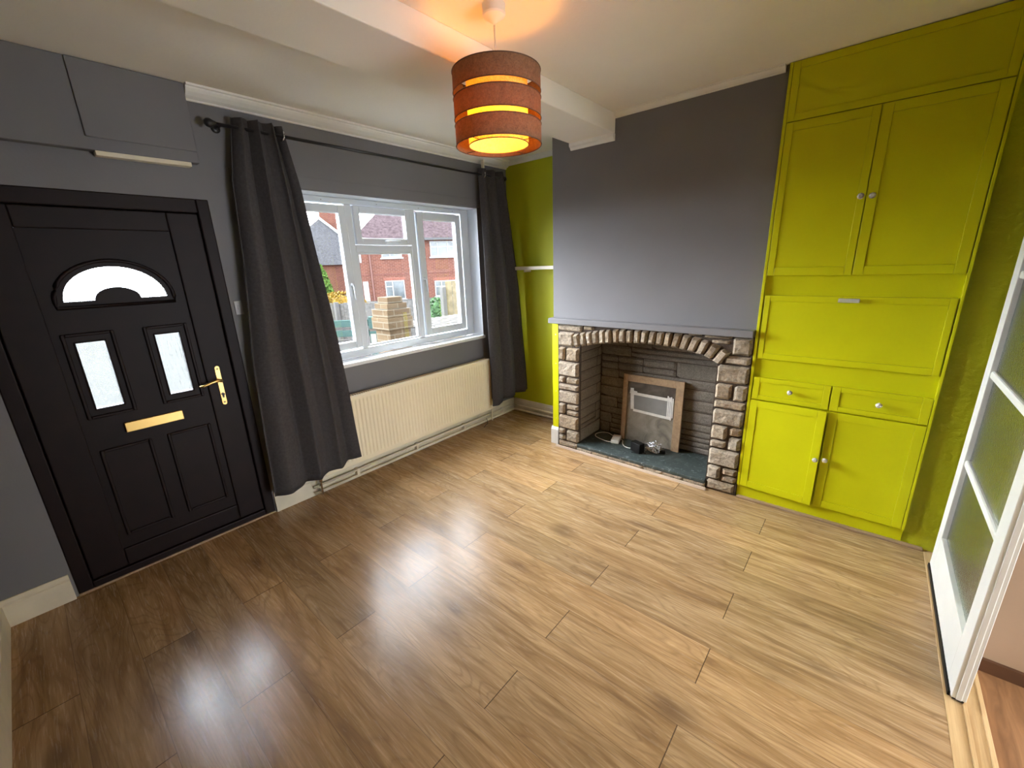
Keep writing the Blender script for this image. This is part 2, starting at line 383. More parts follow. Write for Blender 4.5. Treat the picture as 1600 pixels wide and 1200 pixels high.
# pale reveals of the window opening
m = MB(); m.box(WX1-0.004, WX1+0.0, 0.0, 0.135, WZ0, WZ1); m.box(WX0, WX0+0.004, 0.0, 0.135, WZ0, WZ1); m.box(WX0, WX1, 0.0, 0.135, WZ1-0.004, WZ1)
struct(m.build('trim_1', UPVC), 'white window reveal lining')
# proud lintel board above the window
struct(B(1.0, 3.16, -0.010, 0.0, WZ1+0.004, 2.272).build('trim_2', GREY, bevel=0.003), 'grey board over the window')
# left wall, back wall with wide opening, hall beyond
struct(B(XL-0.12, XL, -D, 0, -0.05, ZC).build('wall_left', GREY), 'grey side wall beside the front door')
m = MB(); m.box(XL-0.12, 0.95, -D-0.11, -D, -0.05, ZC); m.box(0.95, XC+0.6, -D-0.11, -D, 2.05, ZC)
struct(m.build('wall_back', LIME), 'lime wall above the sliding door')
# alcove + right-hand walls
struct(B(XA, XA+0.12, YB-0.02, 0.0, -0.05, ZC).build('wall_alcove', LIME), 'lime green alcove wall beside the window')
# chimney breast as piers around the fire opening
FY0, FY1, FZ = -2.40, -1.19, 1.10
m = MB()
m.box(XC, XA+0.12, FY1, YB, -0.05, ZC); m.box(XC, XA+0.12, -2.52, FY0, -0.05, ZC); m.box(XC, XA+0.12, FY0, FY1, FZ, ZC); m.box(3.46, XA+0.12, FY0, FY1, -0.05, FZ)
struct(m.build('wall_chimney_breast', GREY), 'grey painted chimney breast')
# lime return wall right of the cupboard, running on behind the sliding door
struct(B(XC, XC+0.5, -4.6, -3.402, -0.05, ZC).build('wall_right', LIMER), 'rough lime plaster wall right of the cupboard')
struct(B(3.50, XA+0.12, -3.402, -2.52, -0.05, ZC).build('wall_cupboard_back', PLAIN))
# hall behind: floor, nib wall, far walls, and a wide unglazed gap added out of view for fill daylight
struct(B(XL-0.12, 4.2, -6.6, -D-0.112, -0.06, -0.012).build('hall_floor', HALLFL), 'brown hall floor')
m = MB(); m.box(2.22, 2.34, -3.76, -3.615, -0.012, ZC); struct(m.build('wall_hall_nib', HALL), 'tan nib wall beyond the sliding door')
m = MB(); m.box(2.205, 2.22, -3.762, -3.613, -0.012, 0.045); m.box(2.205, 2.36, -3.775, -3.76, -0.012, 0.045); struct(m.build('baseboard_hall', DKWOOD), 'dark brown hall skirting')
m = MB(); m.box(2.34, XC, -4.6, -4.5, -0.012, ZC); m.box(2.34, 2.40, -4.5, -3.76, -0.012, ZC)
m.box(XL-0.12, XL, -6.6, -D-0.11, -0.012, ZC); m.box(4.1, 4.2, -6.6, -4.6, -0.012, ZC); m.box(2.40, 4.2, -4.6, -4.5, -0.012, ZC)
m.box(XL-0.12, 0.0, -6.6, -6.5, -0.012, ZC); m.box(0.0, 3.4, -6.6, -6.5, 2.25, ZC); m.box(3.4, 4.2, -6.6, -6.5, -0.012, ZC)
struct(m.build('wall_hall', HALL), 'tan hall walls')
# ceiling beam with its end moulding
BY0, BY1, BZ = -1.479, -1.112, 2.525
struct(B(XL, XC, BY0, BY1, BZ, ZC).build('ceiling_beam', CEIL, bevel=0.006), 'boxed white ceiling beam')
def cove_profile(d, h): return [(0, 0), (0, -h), (d*0.16, -h), (d*0.16, -h*0.86), (d*0.42, -h*0.72), (d*0.66, -h*0.48), (d*0.78, -h*0.30), (d*0.80, -h*0.16), (d, -h*0.16), (d, 0)]
m = MB()
pts = cove_profile(0.085, 0.068)
m.prism(pts, lambda u, v, t: (t, -u, ZC+v), 0.862, XA)                        # window wall
m.prism([(a*0.45, b*0.6) for a, b in pts], lambda u, v, t: (XA-u, t, ZC+v), YB, 0)    # alcove
struct(m.build('trim_3', COVE), 'stepped white coving over the window')
m = MB(); sm = [(a*0.45, b*0.5) for a, b in pts]
m.prism(sm, lambda u, v, t: (XC-u, t, ZC+v), -2.50, BY0); m.prism(sm, lambda u, v, t: (XC-u, t, ZC+v), BY1, YB)
m.prism([(0, 0.0), (0, -0.045), (0.012, -0.045), (0.022, -0.03), (0.034, -0.022), (0.036, 0.0)], lambda u, v, t: (XC-u, t, BZ+v), BY0, BY1)
struct(m.build('trim_4', COVE), 'narrow white coving on the chimney breast')
m = MB(); m.prism(sm, lambda u, v, t: (t, -u, ZC+v), XL, 0.40); 
struct(m.build('trim_5', COVE), 'narrow white coving over the front door')
# skirtings
def skirt_prof(d=0.02, h=0.148): return [(0, 0), (d, 0), (d, h*0.80), (d*0.75, h*0.84), (d*0.75, h*0.88), (d*0.35, h), (0, h)]
m = MB(); sp = skirt_prof()
m.prism(sp, lambda u, v, t: (t, -u, v), XL, DX0-0.012); m.prism(sp, lambda u, v, t: (t, -u, v), DX1+0.006, XA)
struct(m.build('baseboard_front', SKIRT), 'cream skirting under the window')
m = MB(); m.prism(sp, lambda u, v, t: (XA-u, t, v), YB, -0.02)
struct(m.build('baseboard_alcove', SKIRT), 'cream skirting in the alcove')
m = MB(); m.prism(sp, lambda u, v, t: (XL+u, t, v), -D, -0.02)
struct(m.build('baseboard_left', SKIRT), 'cream skirting on the side wall')
# trims on the floor
struct(B(XC-0.034, XC-0.004, -D+0.004, -2.53, 0.0, 0.014).build('trim_6', TRIMW, bevel=0.004), 'flat brown trim at the cupboard foot')
m = MB(); m.box(0.95, XC-0.01, -D-0.112, -D, -0.05, 0.002)
m.box(0.95, XC-0.01, -D-0.060, -D-0.048, 0.002, 0.009); m.box(0.95, XC-0.01, -D-0.110, -D-0.096, 0.002, 0.009)
struct(m.build('trim_7', THRESH, bevel=0.002), 'oak threshold with two raised tracks')
struct(B(DX0, DX1, -0.012, 0.0, 0.0, 0.012).build('trim_8', TRIMW, bevel=0.003), 'brown strip under the front door')
# board and white block covering the left edge of the breast
m = thing('cover_board', (3.03, -0.96, 0.17), 'narrow lime board with four screws at the left edge of the stone fireplace', 'board')
B(3.028, XC, -0.995, -0.932, 0.172, 1.148).build('board', LIMEW, m, bevel=0.002)
for z in (1.046, 0.784, 0.524, 0.259):
    MB().lathe([(0.0045, 0), (0.0045, 0.003), (0.002, 0.0035)], (3.0245, -0.969, z), 10, 'x').build('screw', STEEL, m)
bl = MB(); bl.prism([(0, 0), (0.026, 0), (0.026, 0.145), (0.020, 0.15), (0.020, 0.158), (0.010, 0.17), (0, 0.17)], lambda u, v, t: (XC-u, t, v), -0.994, -0.915)
tag(bl.build('skirting_block', WHITE), 'short white skirting offcut at the foot of the lime edge board', 'skirting')

# ================================================================== WINDOW
win = sroot('window_1', (2.1, 0.13, WZ0), 'white casement window with three lights')
YF = 0.13
m = MB(); f0, f1 = YF, YF+0.065
OX0, OX1, OZ0, OZ1 = WX0+0.004, WX1-0.004, WZ0+0.006, WZ1-0.004
m.box(OX0, OX0+0.10, f0, f1, OZ0, OZ1); m.box(3.000, OX1, f0, f1, OZ0, OZ1); m.box(OX0+0.10, 3.000, f0, f1, OZ1-0.042, OZ1); m.box(OX0+0.10, 3.000, f0, f1, OZ0, OZ0+0.062)
m.box(1.795, 1.852, f0, f1, OZ0+0.062, OZ1-0.042); m.box(2.392, 2.452, f0, f1, OZ0+0.062, OZ1-0.042)
m.box(1.852, 2.392, f0, f1, 1.793, 1.846)
fr = m.build('frame', UPVC, win, bevel=0.006)
m = MB()
for x in (1.42, 1.62, 2.08, 2.50, 2.68, 2.90): m.lathe([(0.004, 0), (0.004, -0.003)], (x, YF-0.0005, OZ1-0.024), 8, 'y')
m.build('screw_cap', GPLAST, win)
def sash(name, x0, x1, z0, z1, t, y0=YF-0.018, y1=YF+0.03):
    m = MB(); m.box(x0, x0+t, y0, y1, z0, z1); m.box(x1-t, x1, y0, y1, z0, z1); m.box(x0+t, x1-t, y0, y1, z0, z0+t); m.box(x0+t, x1-t, y0, y1, z1-t, z1)
    s_ = m.build('sash', UPVC, win, bevel=0.007)
    B(x0+t-0.004, x1-t+0.004, y0+0.030, y0+0.034, z0+t-0.004, z1-t+0.004).build('pane', GLASS, s_)
    return s_
sl = sash('l', 1.215, 1.790, 1.040, 2.132, 0.058); sr = sash('r', 2.460, 2.978, 1.034, 2.130, 0.066); st = sash('t', 1.856, 2.388, 1.848, 2.138, 0.052)
m = MB(); m.box(1.848, 1.868, f0+0.004, f0+0.03, 1.030, 1.795); m.box(2.372, 2.394, f0+0.004, f0+0.03, 1.030, 1.795); m.box(1.868, 2.372, f0+0.004, f0+0.03, 1.028, 1.046); m.box(1.868, 2.372, f0+0.004, f0+0.03, 1.776, 1.795)
bd = m.build('bead', UPVC, win, bevel=0.004)
B(1.862, 2.378, f0+0.012, f0+0.016, 1.04, 1.782).build('pane', GLASS, win)
def whandle(par, base, d, out=-1):
    b = Vector(base); d = Vector(d)
    m = MB(); m.lathe([(0.013, 0), (0.013, -0.010), (0.008, -0.014), (0.007, -0.028)], b, 14, 'y')
    m.tube([b+Vector((0, -0.026, 0)), b+Vector((0, -0.032, 0))+d*0.15, b+Vector((0, -0.036, 0))+d*0.5, b+Vector((0, -0.033, 0))+d], [0.008, 0.008, 0.007, 0.006], 10)
    return m.build('handle', UPVC, par, smooth=True)
whandle(sl, (1.762, YF-0.018, 1.545), (0.0, 0, -0.115)); whandle(sr, (2.486, YF-0.018, 1.56), (0.0, 0, -0.12)); whandle(st, (2.12, YF-0.018, 1.872), (0.12, 0, 0.004))
# sill board
sb = B(WX0-0.01, WX1+0.012, -0.018, 0.135, WZ0-0.030, WZ0).build('window_sill', SILLM, bevel=0.006)
struct(sb, 'white window board'); sb.parent = win; sb.matrix_parent_inverse = Matrix.Translation(-win.location)

# ================================================================== FRONT DOOR
dr = sroot('door_1', (0.363, 0.03, 0), 'dark rosewood panelled front door with fan light')
F0, F1 = -0.004, 0.075
m = MB(); m.box(DX0, DX0+0.062, F0, F1, 0.0, DZ); m.box(DX1-0.062, DX1, F0, F1, 0.0, DZ); m.box(DX0+0.062, DX1-0.062, F0, F1, DZ-0.075, DZ); m.box(DX0+0.062, DX1-0.062, F0, F1, 0.0, 0.05)
m.box(DX0+0.05, DX0+0.085, 0.062, F1, 0.03, DZ-0.05); m.box(DX1-0.085, DX1-0.05, 0.062, F1, 0.03, DZ-0.05); m.box(DX0+0.05, DX1-0.05, 0.062, F1, DZ-0.10, DZ-0.05); m.box(DX0+0.05, DX1-0.05, 0.062, F1, 0.03, 0.075)
m.build('frame', DOORM, dr, bevel=0.006)
LX0, LX1, LZ0, LZ1 = DX0+0.066, DX1-0.066, 0.054, DZ-0.079
PX0, PX1, PZ0, PZ1 = 0.075, 0.655, 0.16, 1.90
yl0, yl1 = 0.006, 0.060
leaf = MB()
leaf.box(LX0, PX0, yl0, yl1, LZ0, LZ1); leaf.box(PX1, LX1, yl0, yl1, LZ0, LZ1); leaf.box(PX0, PX1, yl0, yl1, LZ0, PZ0); leaf.box(PX0, PX1, yl0, yl1, PZ1, LZ1)
lf = leaf.build('leaf', DOORM, dr, bevel=0.006)
# infill panel with three glazed openings
fanc = (0.366, 1.552); RO, RI, RZ = 0.207, 0.092, 1.552
holes_rect = [(0.152, 0.262, 0.991, 1.344), (0.471, 0.581, 0.991, 1.342)]
m = MB(); yp0, yp1 = 0.020, 0.052
def pbox(x0, x1, z0, z1): m.box(x0, x1, yp0, yp1, z0, z1)
pbox(PX0, PX1, PZ0, 0.991); pbox(PX0, 0.152, 0.991, 1.344); pbox(0.262, 0.471, 0.991, 1.344); pbox(0.581, PX1, 0.991, 1.344); pbox(PX0, PX1, 1.344, RZ)
pbox(PX0, fanc[0]-RO, RZ, 1.73); pbox(fanc[0]+RO, PX1, RZ, 1.73); pbox(PX0, PX1, 1.73, PZ1)
RH = 0.167; IH = 0.062       # fan is a flattened arch
NA = 24
for i in range(NA):
    a0, a1 = math.pi*i/NA, math.pi*(i+1)/NA
    o0 = (fanc[0]+RO*math.cos(a0), RZ+RH*math.sin(a0)); o1 = (fanc[0]+RO*math.cos(a1), RZ+RH*math.sin(a1))
    m.prism([o0, (o0[0], 1.73), (o1[0], 1.73), o1], lambda u, v, t: (u, t, v), yp0, yp1)
    i0 = (fanc[0]+RI*math.cos(a0), RZ+IH*math.sin(a0)); i1 = (fanc[0]+RI*math.cos(a1), RZ+IH*math.sin(a1))
    m.prism([(i0[0], RZ), i0, i1, (i1[0], RZ)], lambda u, v, t: (u, t, v), yp0, yp1)
m.build('infill_panel', DOORM, lf)
def ring_mould(x0, x1, z0, z1, wd=0.016, y=0.008):
    m = MB(); m.box(x0-wd, x0, y, yp0+0.001, z0-wd, z1+wd); m.box(x1, x1+wd, y, yp0+0.001, z0-wd, z1+wd); m.box(x0, x1, y, yp0+0.001, z0-wd, z0); m.box(x0, x1, y, yp0+0.001, z1, z1+wd)
    return m.build('moulding', DOORM, lf, bevel=0.005)
for h in holes_rect: ring_mould(h[0]-0.030, h[1]+0.030, h[2]-0.035, h[3]+0.035); ring_mould(*h, 0.008, 0.014)
ring_mould(0.125, 0.315, 0.25, 0.745); ring_mould(0.418, 0.605, 0.25, 0.745)
def arcpts(R, H, n=24): return [Vector((fanc[0]+R*math.cos(math.pi*k/n), 0.014, RZ+H*math.sin(math.pi*k/n))) for k in range(n+1)]
m = MB(); m.tube(arcpts(RO+0.03, RH+0.03)+[Vector((fanc[0]-RO-0.03, 0.014, RZ-0.03)), Vector((fanc[0]+RO+0.03, 0.014, RZ-0.03))], 0.009, 8, True)
m.build('moulding', DOORM, lf, smooth=True)
for h in holes_rect: B(h[0]-0.004, h[1]+0.004, 0.032, 0.038, h[2]-0.004, h[3]+0.004).build('pane', RAIN, lf)
m = MB(); pts = [(fanc[0]+(RO+.003)*math.cos(math.pi*k/NA), RZ+(RH+.003)*math.sin(math.pi*k/NA)) for k in range(NA+1)]
m.prism(pts, lambda u, v, t: (u, t, v), 0.032, 0.038); m.build('pane', RAIN, lf)
# letter plate, handle
B(0.236, 0.500, 0.002, yp0, 0.829, 0.885).build('letter_plate', BRASS, dr, bevel=0.003)
hp = MB(); hx = 0.720
hp.box(hx-0.014, hx+0.014, yl0-0.007, yl0, 0.872, 1.098); hp.lathe([(0.014, -0.007), (0.014, 0.0)], (hx, yl0, 1.098), 16, 'y'); hp.lathe([(0.014, -0.007), (0.014, 0.0)], (hx, yl0, 0.872), 16, 'y')
h = hp.build('handle_plate', BRASS, dr, bevel=0.002)
m = MB(); m.lathe([(0.010, 0.0), (0.010, -0.03)], (hx, yl0-0.007, 1.020), 14, 'y')
m.tube([(hx+0.004, -0.030, 1.022), (hx-0.02, -0.038, 1.026), (hx-0.05, -0.040, 1.022), (hx-0.09, -0.038, 1.010), (hx-0.115, -0.034, 1.008)], [0.010, 0.009, 0.008, 0.0075, 0.007], 10)
m.build('lever', BRASS, h, smooth=True)
m = MB(); m.lathe([(0.009, -0.010), (0.009, 0)], (hx, yl0-0.006, 0.930), 14, 'y'); m.box(hx-0.004, hx+0.004, yl0-0.016, yl0-0.006, 0.908, 0.930)
m.lathe([(0.004, -0.009), (0.004, 0)], (hx, yl0, 1.094), 8, 'y'); m.lathe([(0.004, -0.009), (0.004, 0)], (hx, yl0, 0.876), 8, 'y')
m.build('lock_cylinder', BLACKM, h)

# cupboard boxed in above the door
cb = thing('overdoor_cupboard', (0.22, -0.03, 2.25), 'grey boxed-in cupboard on the wall above the front door', 'cupboard')
B(XL+0.001, 0.855, -0.055, -0.001, 2.262, ZC-0.002).build('carcass', GREY, cb, bevel=0.004)
B(0.405, 0.853, -0.067, -0.055, 2.318, ZC-0.004).build('door', GREY, cb, bevel=0.004)
lp = B(0.425, 0.815, -0.056, -0.004, 2.240, 2.262).build('bottom_lip', SKIRT, cb, bevel=0.003)
lp['label'] = 'cream strip under the grey box'

# light switch
sw = thing('light_switch', (0.907, 0, 1.455), 'small square light switch on the grey wall right of the front door', 'light switch')
B(0.886, 0.930, -0.009, -0.0005, 1.410, 1.496).build('plate', GPLAST, sw, bevel=0.003)
B(0.901, 0.915, -0.014, -0.009, 1.440, 1.468).build('rocker', GPLAST, sw, bevel=0.002)

# ================================================================== CURTAINS AND POLE
RY, RZP = -0.10, 2.470
pole = thing('curtain_pole', (2.2, RY, RZP), 'thin black curtain pole with ball ends over the window', 'curtain pole')
MB().tube([(0.94, RY, RZP), (3.40, RY, RZP)], 0.0095, 14).build('pole', BLACKM, pole, smooth=True)
for x, d in ((0.94, -1), (3.40, 1)):
    MB().lathe([(0.012, -0.022), (0.014, -0.01), (0.021, 0.0), (0.025, 0.012), (0.021, 0.026), (0.010, 0.036)] if d > 0 else [(0.010, -0.036), (0.021, -0.026), (0.025, -0.012), (0.021, 0), (0.014, 0.01), (0.012, 0.022)], (x, RY, RZP), 18, 'x').build('finial', BLACKM, pole, smooth=True)
for x in (0.985, 3.355):
    m = MB(); m.tube([(x, RY, RZP), (x, -0.05, RZP), (x, -0.001, RZP)], 0.008, 10); m.lathe([(0.024, -0.001), (0.024, -0.008), (0.012, -0.012)], (x, 0, RZP), 18, 'y'); m.build('bracket', BLACKM, pole, smooth=True)

def curtain(name, label, edges, ycen, amp, nf, zb, ztop, phase=0.0, eyel=(), seed=1, damp=0.5):
    """edges(v)->(xl,xr); ycen(u,v); v 0 top..1 bottom"""
    root = thing(name, (sum(edges(0))/2, RY, ztop), label, 'curtain', None)
    m = MB(); NU, NV = 120, 44
    def P(u, v):
        xl, xr = edges(v)
        wob = 0.25*math.sin(6.3*u*nf*0.37 + seed) * v
        ph = 2*math.pi*(nf*u) + phase + wob*2.2
        a = amp(v)
        fold = math.sin(ph)
        x = xl + (xr-xl)*u + 0.15*a*math.sin(2*ph)
        y = ycen(u, v) + a*fold*(0.75+0.35*math.sin(3.1*u*5+seed)) + 0.008*math.sin(9*v+5*u+seed)*v
        z = ztop + (zb(u)-ztop)*v
        return Vector((x, y, z))
    m.grid(P, NU, NV)
    cl = m.build('cloth', CURT, root, smooth=True, solid=0.004)
    if eyel:
        for x in eyel:
            pts = [Vector((x + 0.006*math.sin(t*2*math.pi/20), RY+0.028*math.cos(t*2*math.pi/20), RZP+0.028*math.sin(t*2*math.pi/20))) for t in range(20)]
            MB().tube(pts, 0.005, 8, True).build('eyelet', CHROME, root, smooth=True)
    return root
def lerp(a, b, t): return a + (b-a)*t
def pl(pts, t):
    for (a, p), (b, q) in zip(pts, pts[1:]):
        if t <= b: return lerp(p, q, (t-a)/(b-a))
    return pts[-1][1]
curtain('curtain', 'long charcoal curtain hanging between the front door and the window, over the radiator end',
        lambda v: (pl([(0, 1.045), (0.15, 0.985), (0.35, 0.95), (0.6, 0.885), (0.8, 0.862), (1, 0.845)], v), pl([(0, 1.315), (0.15, 1.362), (0.33, 1.385), (0.5, 1.412), (0.8, 1.44), (1, 1.46)], v)),
        lambda u, v: RY - lerp(0.0, 0.055 + 0.055*max(0, (u-0.35))*1.5, min(1, v*1.3)),
        lambda v: lerp(0.036, 0.040, v), 3.5, lambda u: lerp(0.172, 0.262, max(0, u*1.0)**1.5), 2.525, 0.6, eyel=(1.316,), seed=1.3)
curtain('curtain', 'charcoal curtain gathered into the corner against the lime green alcove wall',
        lambda v: (pl([(0, 3.075), (0.3, 3.062), (0.7, 3.03), (1, 3.005)], v), pl([(0, 3.395), (0.2, 3.44), (0.5, 3.485), (1, 3.515)], v)),
        lambda u, v: RY - lerp(0.0, 0.085 + 0.055*u, min(1, v*1.15)),
        lambda v: lerp(0.036, 0.044, v), 2.6, lambda u: lerp(0.225, 0.30, u), 2.525, 2.4, eyel=(3.112,), seed=2.1)
bkt = B(3.106, 3.122, -0.115, -0.085, 2.515, 2.600).build('hanging_tab', SKIRT, bevel=0.003)
tag(bkt, 'small cream tab hanging from the coving above the right curtain', 'tab')

# ================================================================== RADIATOR, PIPES
rad = thing('radiator', (2.2, -0.07, 0.165), 'long cream panel radiator on the wall under the window', 'radiator')
RX0, RX1, RZ0, RZ1 = 1.22, 3.06, 0.168, 0.722
def rad_front():
    m = MB(); pitch = 0.0333; n = int((RX1-RX0-0.05)/pitch); x0 = RX0+0.025
    prof = [(RX0, 0.0), (x0, 0.0)]
    for i in range(n):
        a = x0+i*pitch
        prof += [(a+0.003, 0.0), (a+0.009, 0.006), (a+0.020, 0.006), (a+0.026, 0.0)]
    prof += [(RX1, 0.0)]
    zs = [(RZ0, 0, 0), (RZ0+0.030, 0, 0), (RZ0+0.052, 1, 0), (RZ1-0.052, 1, 0), (RZ1-0.030, 0, 0), (RZ1-0.012, 0, 0), (RZ1, 0, 0.012)]
    V = [[m.bm.verts.new((x, -0.112+d*k+b, z)) for x, d in prof] for z, k, b in zs]
    for A, C in zip(V, V[1:]):
        for i in range(len(prof)-1): m.bm.faces.new([A[i], A[i+1], C[i+1], C[i]])
    return m
rad_front().build('front_panel', RADM, rad, smooth=False, solid=0.002)
m = MB(); m.box(RX0, RX0+0.006, -0.110, -0.035, RZ0+0.01, RZ1-0.004); m.box(RX1-0.006, RX1, -0.110, -0.035, RZ0+0.01, RZ1-0.004); m.box(RX0, RX1, -0.042, -0.035, RZ0, RZ1-0.02)
m.build('side_panel', RADM, rad, bevel=0.002)
m = MB()
m.box(RX0+0.006, RX1-0.006, -0.100, -0.097, RZ1-0.010, RZ1-0.002); m.box(RX0+0.006, RX1-0.006, -0.050, -0.047, RZ1-0.010, RZ1-0.002)
for i in range(92): m.box(RX0+0.01+i*0.0197, RX0+0.016+i*0.0197, -0.100, -0.047, RZ1-0.008, RZ1-0.004)
m.build('top_grille', RADM, rad)
for x in (1.45, 2.8): B(x, x+0.03, -0.036, -0.001, 0.2, 0.65).build('bracket', RADM, rad)
vl = MB(); vx = 1.185
vl.tube([(vx, -0.075, 0.017), (vx, -0.075, 0.12), (vx, -0.075, 0.175)], 0.0075, 12); vl.lathe([(0.012, 0.10), (0.014, 0.115), (0.014, 0.15), (0.011, 0.165)], (vx, -0.075, 0.02), 14); vl.tube([(vx, -0.075, 0.188), (RX0+0.004, -0.075, 0.19)], 0.010, 12)
vl.tube([(vx-0.028, -0.078, 0.192), (vx+0.005, -0.076, 0.188)], 0.011, 12)
v_ = vl.build('valve', CHROME, rad, smooth=True); v_['label'] = 'chrome valve at the foot of the radiator'
vl = MB(); vx = 3.095
vl.tube([(vx, -0.075, 0.017), (vx, -0.075, 0.2)], 0.0075, 12); vl.tube([(vx, -0.075, 0.2), (RX1-0.004, -0.075, 0.2)], 0.010, 12); vl.tube([(vx, -0.075, 0.195), (vx, -0.075, 0.26)], 0.017, 14)
vl.build('valve', RADM, rad, smooth=True)
pp = thing('heating_pipe', (2.3, -0.05, 0), 'pair of cream painted heating pipes along the skirting under the radiator', 'pipe')
MB().tube([(1.14, -0.048, 0.0835), (3.46, -0.048, 0.0835), (3.492, -0.056, 0.0835), (3.500, -0.085, 0.0835), (3.500, -0.90, 0.0835)], 0.011, 12).build('pipe', SKIRT, pp, smooth=True)
MB().tube([(1.14, -0.050, 0.032), (3.46, -0.050, 0.032), (3.490, -0.058, 0.032), (3.498, -0.085, 0.032), (3.498, -0.90, 0.032)], 0.011, 12).build('pipe', SKIRT, pp, smooth=True)
for x in (1.5, 2.1, 2.7, 3.3): B(x-0.012, x+0.012, -0.060, -0.0205, 0.020, 0.097).build('clip', SKIRT, pp, bevel=0.003)
cbl = MB().tube([(2.90, -0.13, 0.006), (2.93, -0.135, 0.030), (2.965, -0.125, 0.028), (2.99, -0.10, 0.05), (3.00, -0.075, 0.07)], 0.003, 8).build('cable', BLACKP, smooth=True)
tag(cbl, 'short loop of black cable lying by the skirting below the radiator', 'cable')

# ================================================================== PENDANT LAMP
LX, LY = 1.510, -1.722
lamp = thing('pendant_light', (LX, LY, ZC), 'lit drum pendant light in three brown linen bands hanging from the ceiling', 'pendant light')
MB().lathe([(0.046, ZC-0.001), (0.046, ZC-0.034), (0.043, ZC-0.040), (0.012, ZC-0.062), (0.006, ZC-0.066)], (LX, LY, 0), 40).build('ceiling_rose', COVE, lamp)
MB().tube([(LX, LY, ZC-0.07), (LX, LY, 2.352)], 0.0035, 8).build('cord', WPLAST, lamp, smooth=True)
MB().lathe([(0.008, 2.355), (0.017, 2.345), (0.019, 2.315), (0.019, 2.29), (0.022, 2.285), (0.022, 2.278)], (LX, LY, 0), 24).build('lamp_holder', WPLAST, lamp, smooth=True)
RS = 0.183
def band(r, z0, z1, name, mat, par, th=0.0025):
    m = MB(); n = 64
    for zA, zB, rr in ((z0, z1, r),):
        V = [[m.bm.verts.new((LX+(rr+dr)*math.cos(2*math.pi*k/n), LY+(rr+dr)*math.sin(2*math.pi*k/n), z)) for k in range(n)] for z, dr in ((zA, 0), (zB, 0))]
        for k in range(n): m.bm.faces.new([V[0][k], V[0][(k+1) % n], V[1][(k+1) % n], V[1][k]])
    return m.build(name, mat, par, smooth=True)
def hem(r, z, par, name='hem', mat=None, t=0.0022):
    return MB().tube([(LX+r*math.cos(2*math.pi*k/64), LY+r*math.sin(2*math.pi*k/64), z) for k in range(64)], t, 6, True).build(name, mat or HEM, par, smooth=True)
HEM = paint('brown_shade_trim', (0.10, 0.05, 0.025), 0.7, 0.1, 20, 0)
for z0, z1 in ((2.345, 2.420), (2.246, 2.322), (2.148, 2.224)):
    b_ = band(RS, z0, z1, 'shade_band', SHADE, lamp); hem(RS, z0, b_); hem(RS, z1, b_)
inn = band(0.128, 2.152, 2.416, 'inner_shade', DIFFU, lamp); hem(0.128, 2.150, inn)
for k in range(4):
    a = math.radians(5+90*k); c, s = math.cos(a), math.sin(a)
    for r0_, z0_, r1_, z1_ in ((0.128, 2.150, RS, 2.150), (0.128, 2.414, RS, 2.414), (0.022, 2.340, 0.128, 2.400)):
        MB().tube([(LX+r0_*c, LY+r0_*s, z0_), (LX+r1_*c, LY+r1_*s, z1_)], 0.0015, 6).build('wire', BLACKM, lamp)
MB().lathe([(0.010, 2.282), (0.014, 2.272), (0.024, 2.252), (0.030, 2.232), (0.030, 2.215), (0.022, 2.196), (0.006, 2.188)], (LX, LY, 0), 24).build('bulb', emit('warm_bulb_glow', (1.0, 0.42, 0.06), 21.0), lamp, smooth=True)

# ================================================================== SHELF
sh = thing('wall_shelf', (XA-0.06, -0.4, 1.61), 'thin pale shelf fixed across the lime green alcove wall', 'shelf')
B(XA-0.13, XA-0.001, YB+0.002, -0.135, 1.597, 1.630).build('board', SKIRT, sh, bevel=0.003)
for y in (-0.30, -0.75): B(XA-0.10, XA-0.001, y, y+0.015, 1.575, 1.597).build('bracket', SKIRT, sh)

# ================================================================== FIREPLACE
fp = thing('fireplace', (3.2, -1.76, 0), 'rustic split stone fireplace with arched opening and grey mantel', 'fireplace')
rnd = random.Random(7)
def stone(m, quad, fn, dep, seed, n=7, k=6, rough=1.0):
    """quad: 4 (u,v) corners; fn(u,v,w) -> world; heightfield stone"""
    a, b, c, d = [Vector(q) for q in quad]
    su = (b-a).length; sv = (d-a).length
    nu = max(4, min(14, int(su/0.016))); nv = max(4, min(12, int(sv/0.016)))
    V = []
    dd = dep*(0.75+0.5*rnd.random())
    tu, tv = (rnd.random()-0.5)*0.35, (rnd.random()-0.5)*0.35
    for i in range(nu+1):
        row = []
        for j in range(nv+1):
            s, t = i/nu, j/nv
            p = a*(1-s)*(1-t) + b*s*(1-t) + c*s*t + d*(1-s)*t
            es = min(s, 1-s)*su; et = min(t, 1-t)*sv; e = min(es, et)
            nz = noise.noise(Vector((p.x*22+seed, p.y*22, seed*1.7))) + 0.5*noise.noise(Vector((p.x*55, p.y*55+seed, 3.1)))
            w_ = 0.0 if e <= 1e-6 else dd*min(1, (e/0.012)**0.5)*(1+tu*(s-0.5)*2+tv*(t-0.5)*2) + nz*0.006*rough
            jit = Vector((0, 0))
            if e <= 1e-6:
                jit = Vector((noise.noise(Vector((p.x*30+seed, p.y*30, 9))), noise.noise(Vector((p.x*30, p.y*30+seed, 5)))))*0.0035*rough
            row.append(m.bm.verts.new(fn(p.x+jit.x, p.y+jit.y, max(w_, -0.002))))
        V.append(row)
    for i in range(nu):
        for j in range(nv): m.bm.faces.new([V[i][j], V[i+1][j], V[i+1][j+1], V[i][j+1]])
def rect(m, y0, y1, z0, z1, fn, dep, gap=0.004, **kw):
    stone(m, [(y0-gap, z0+gap), (y1+gap, z0+gap), (y1+gap, z1-gap), (y0-gap, z1-gap)], fn, dep, rnd.random()*50, **kw)
XB = 3.022
ff = lambda u, v, w_: (XB-w_, u, v)
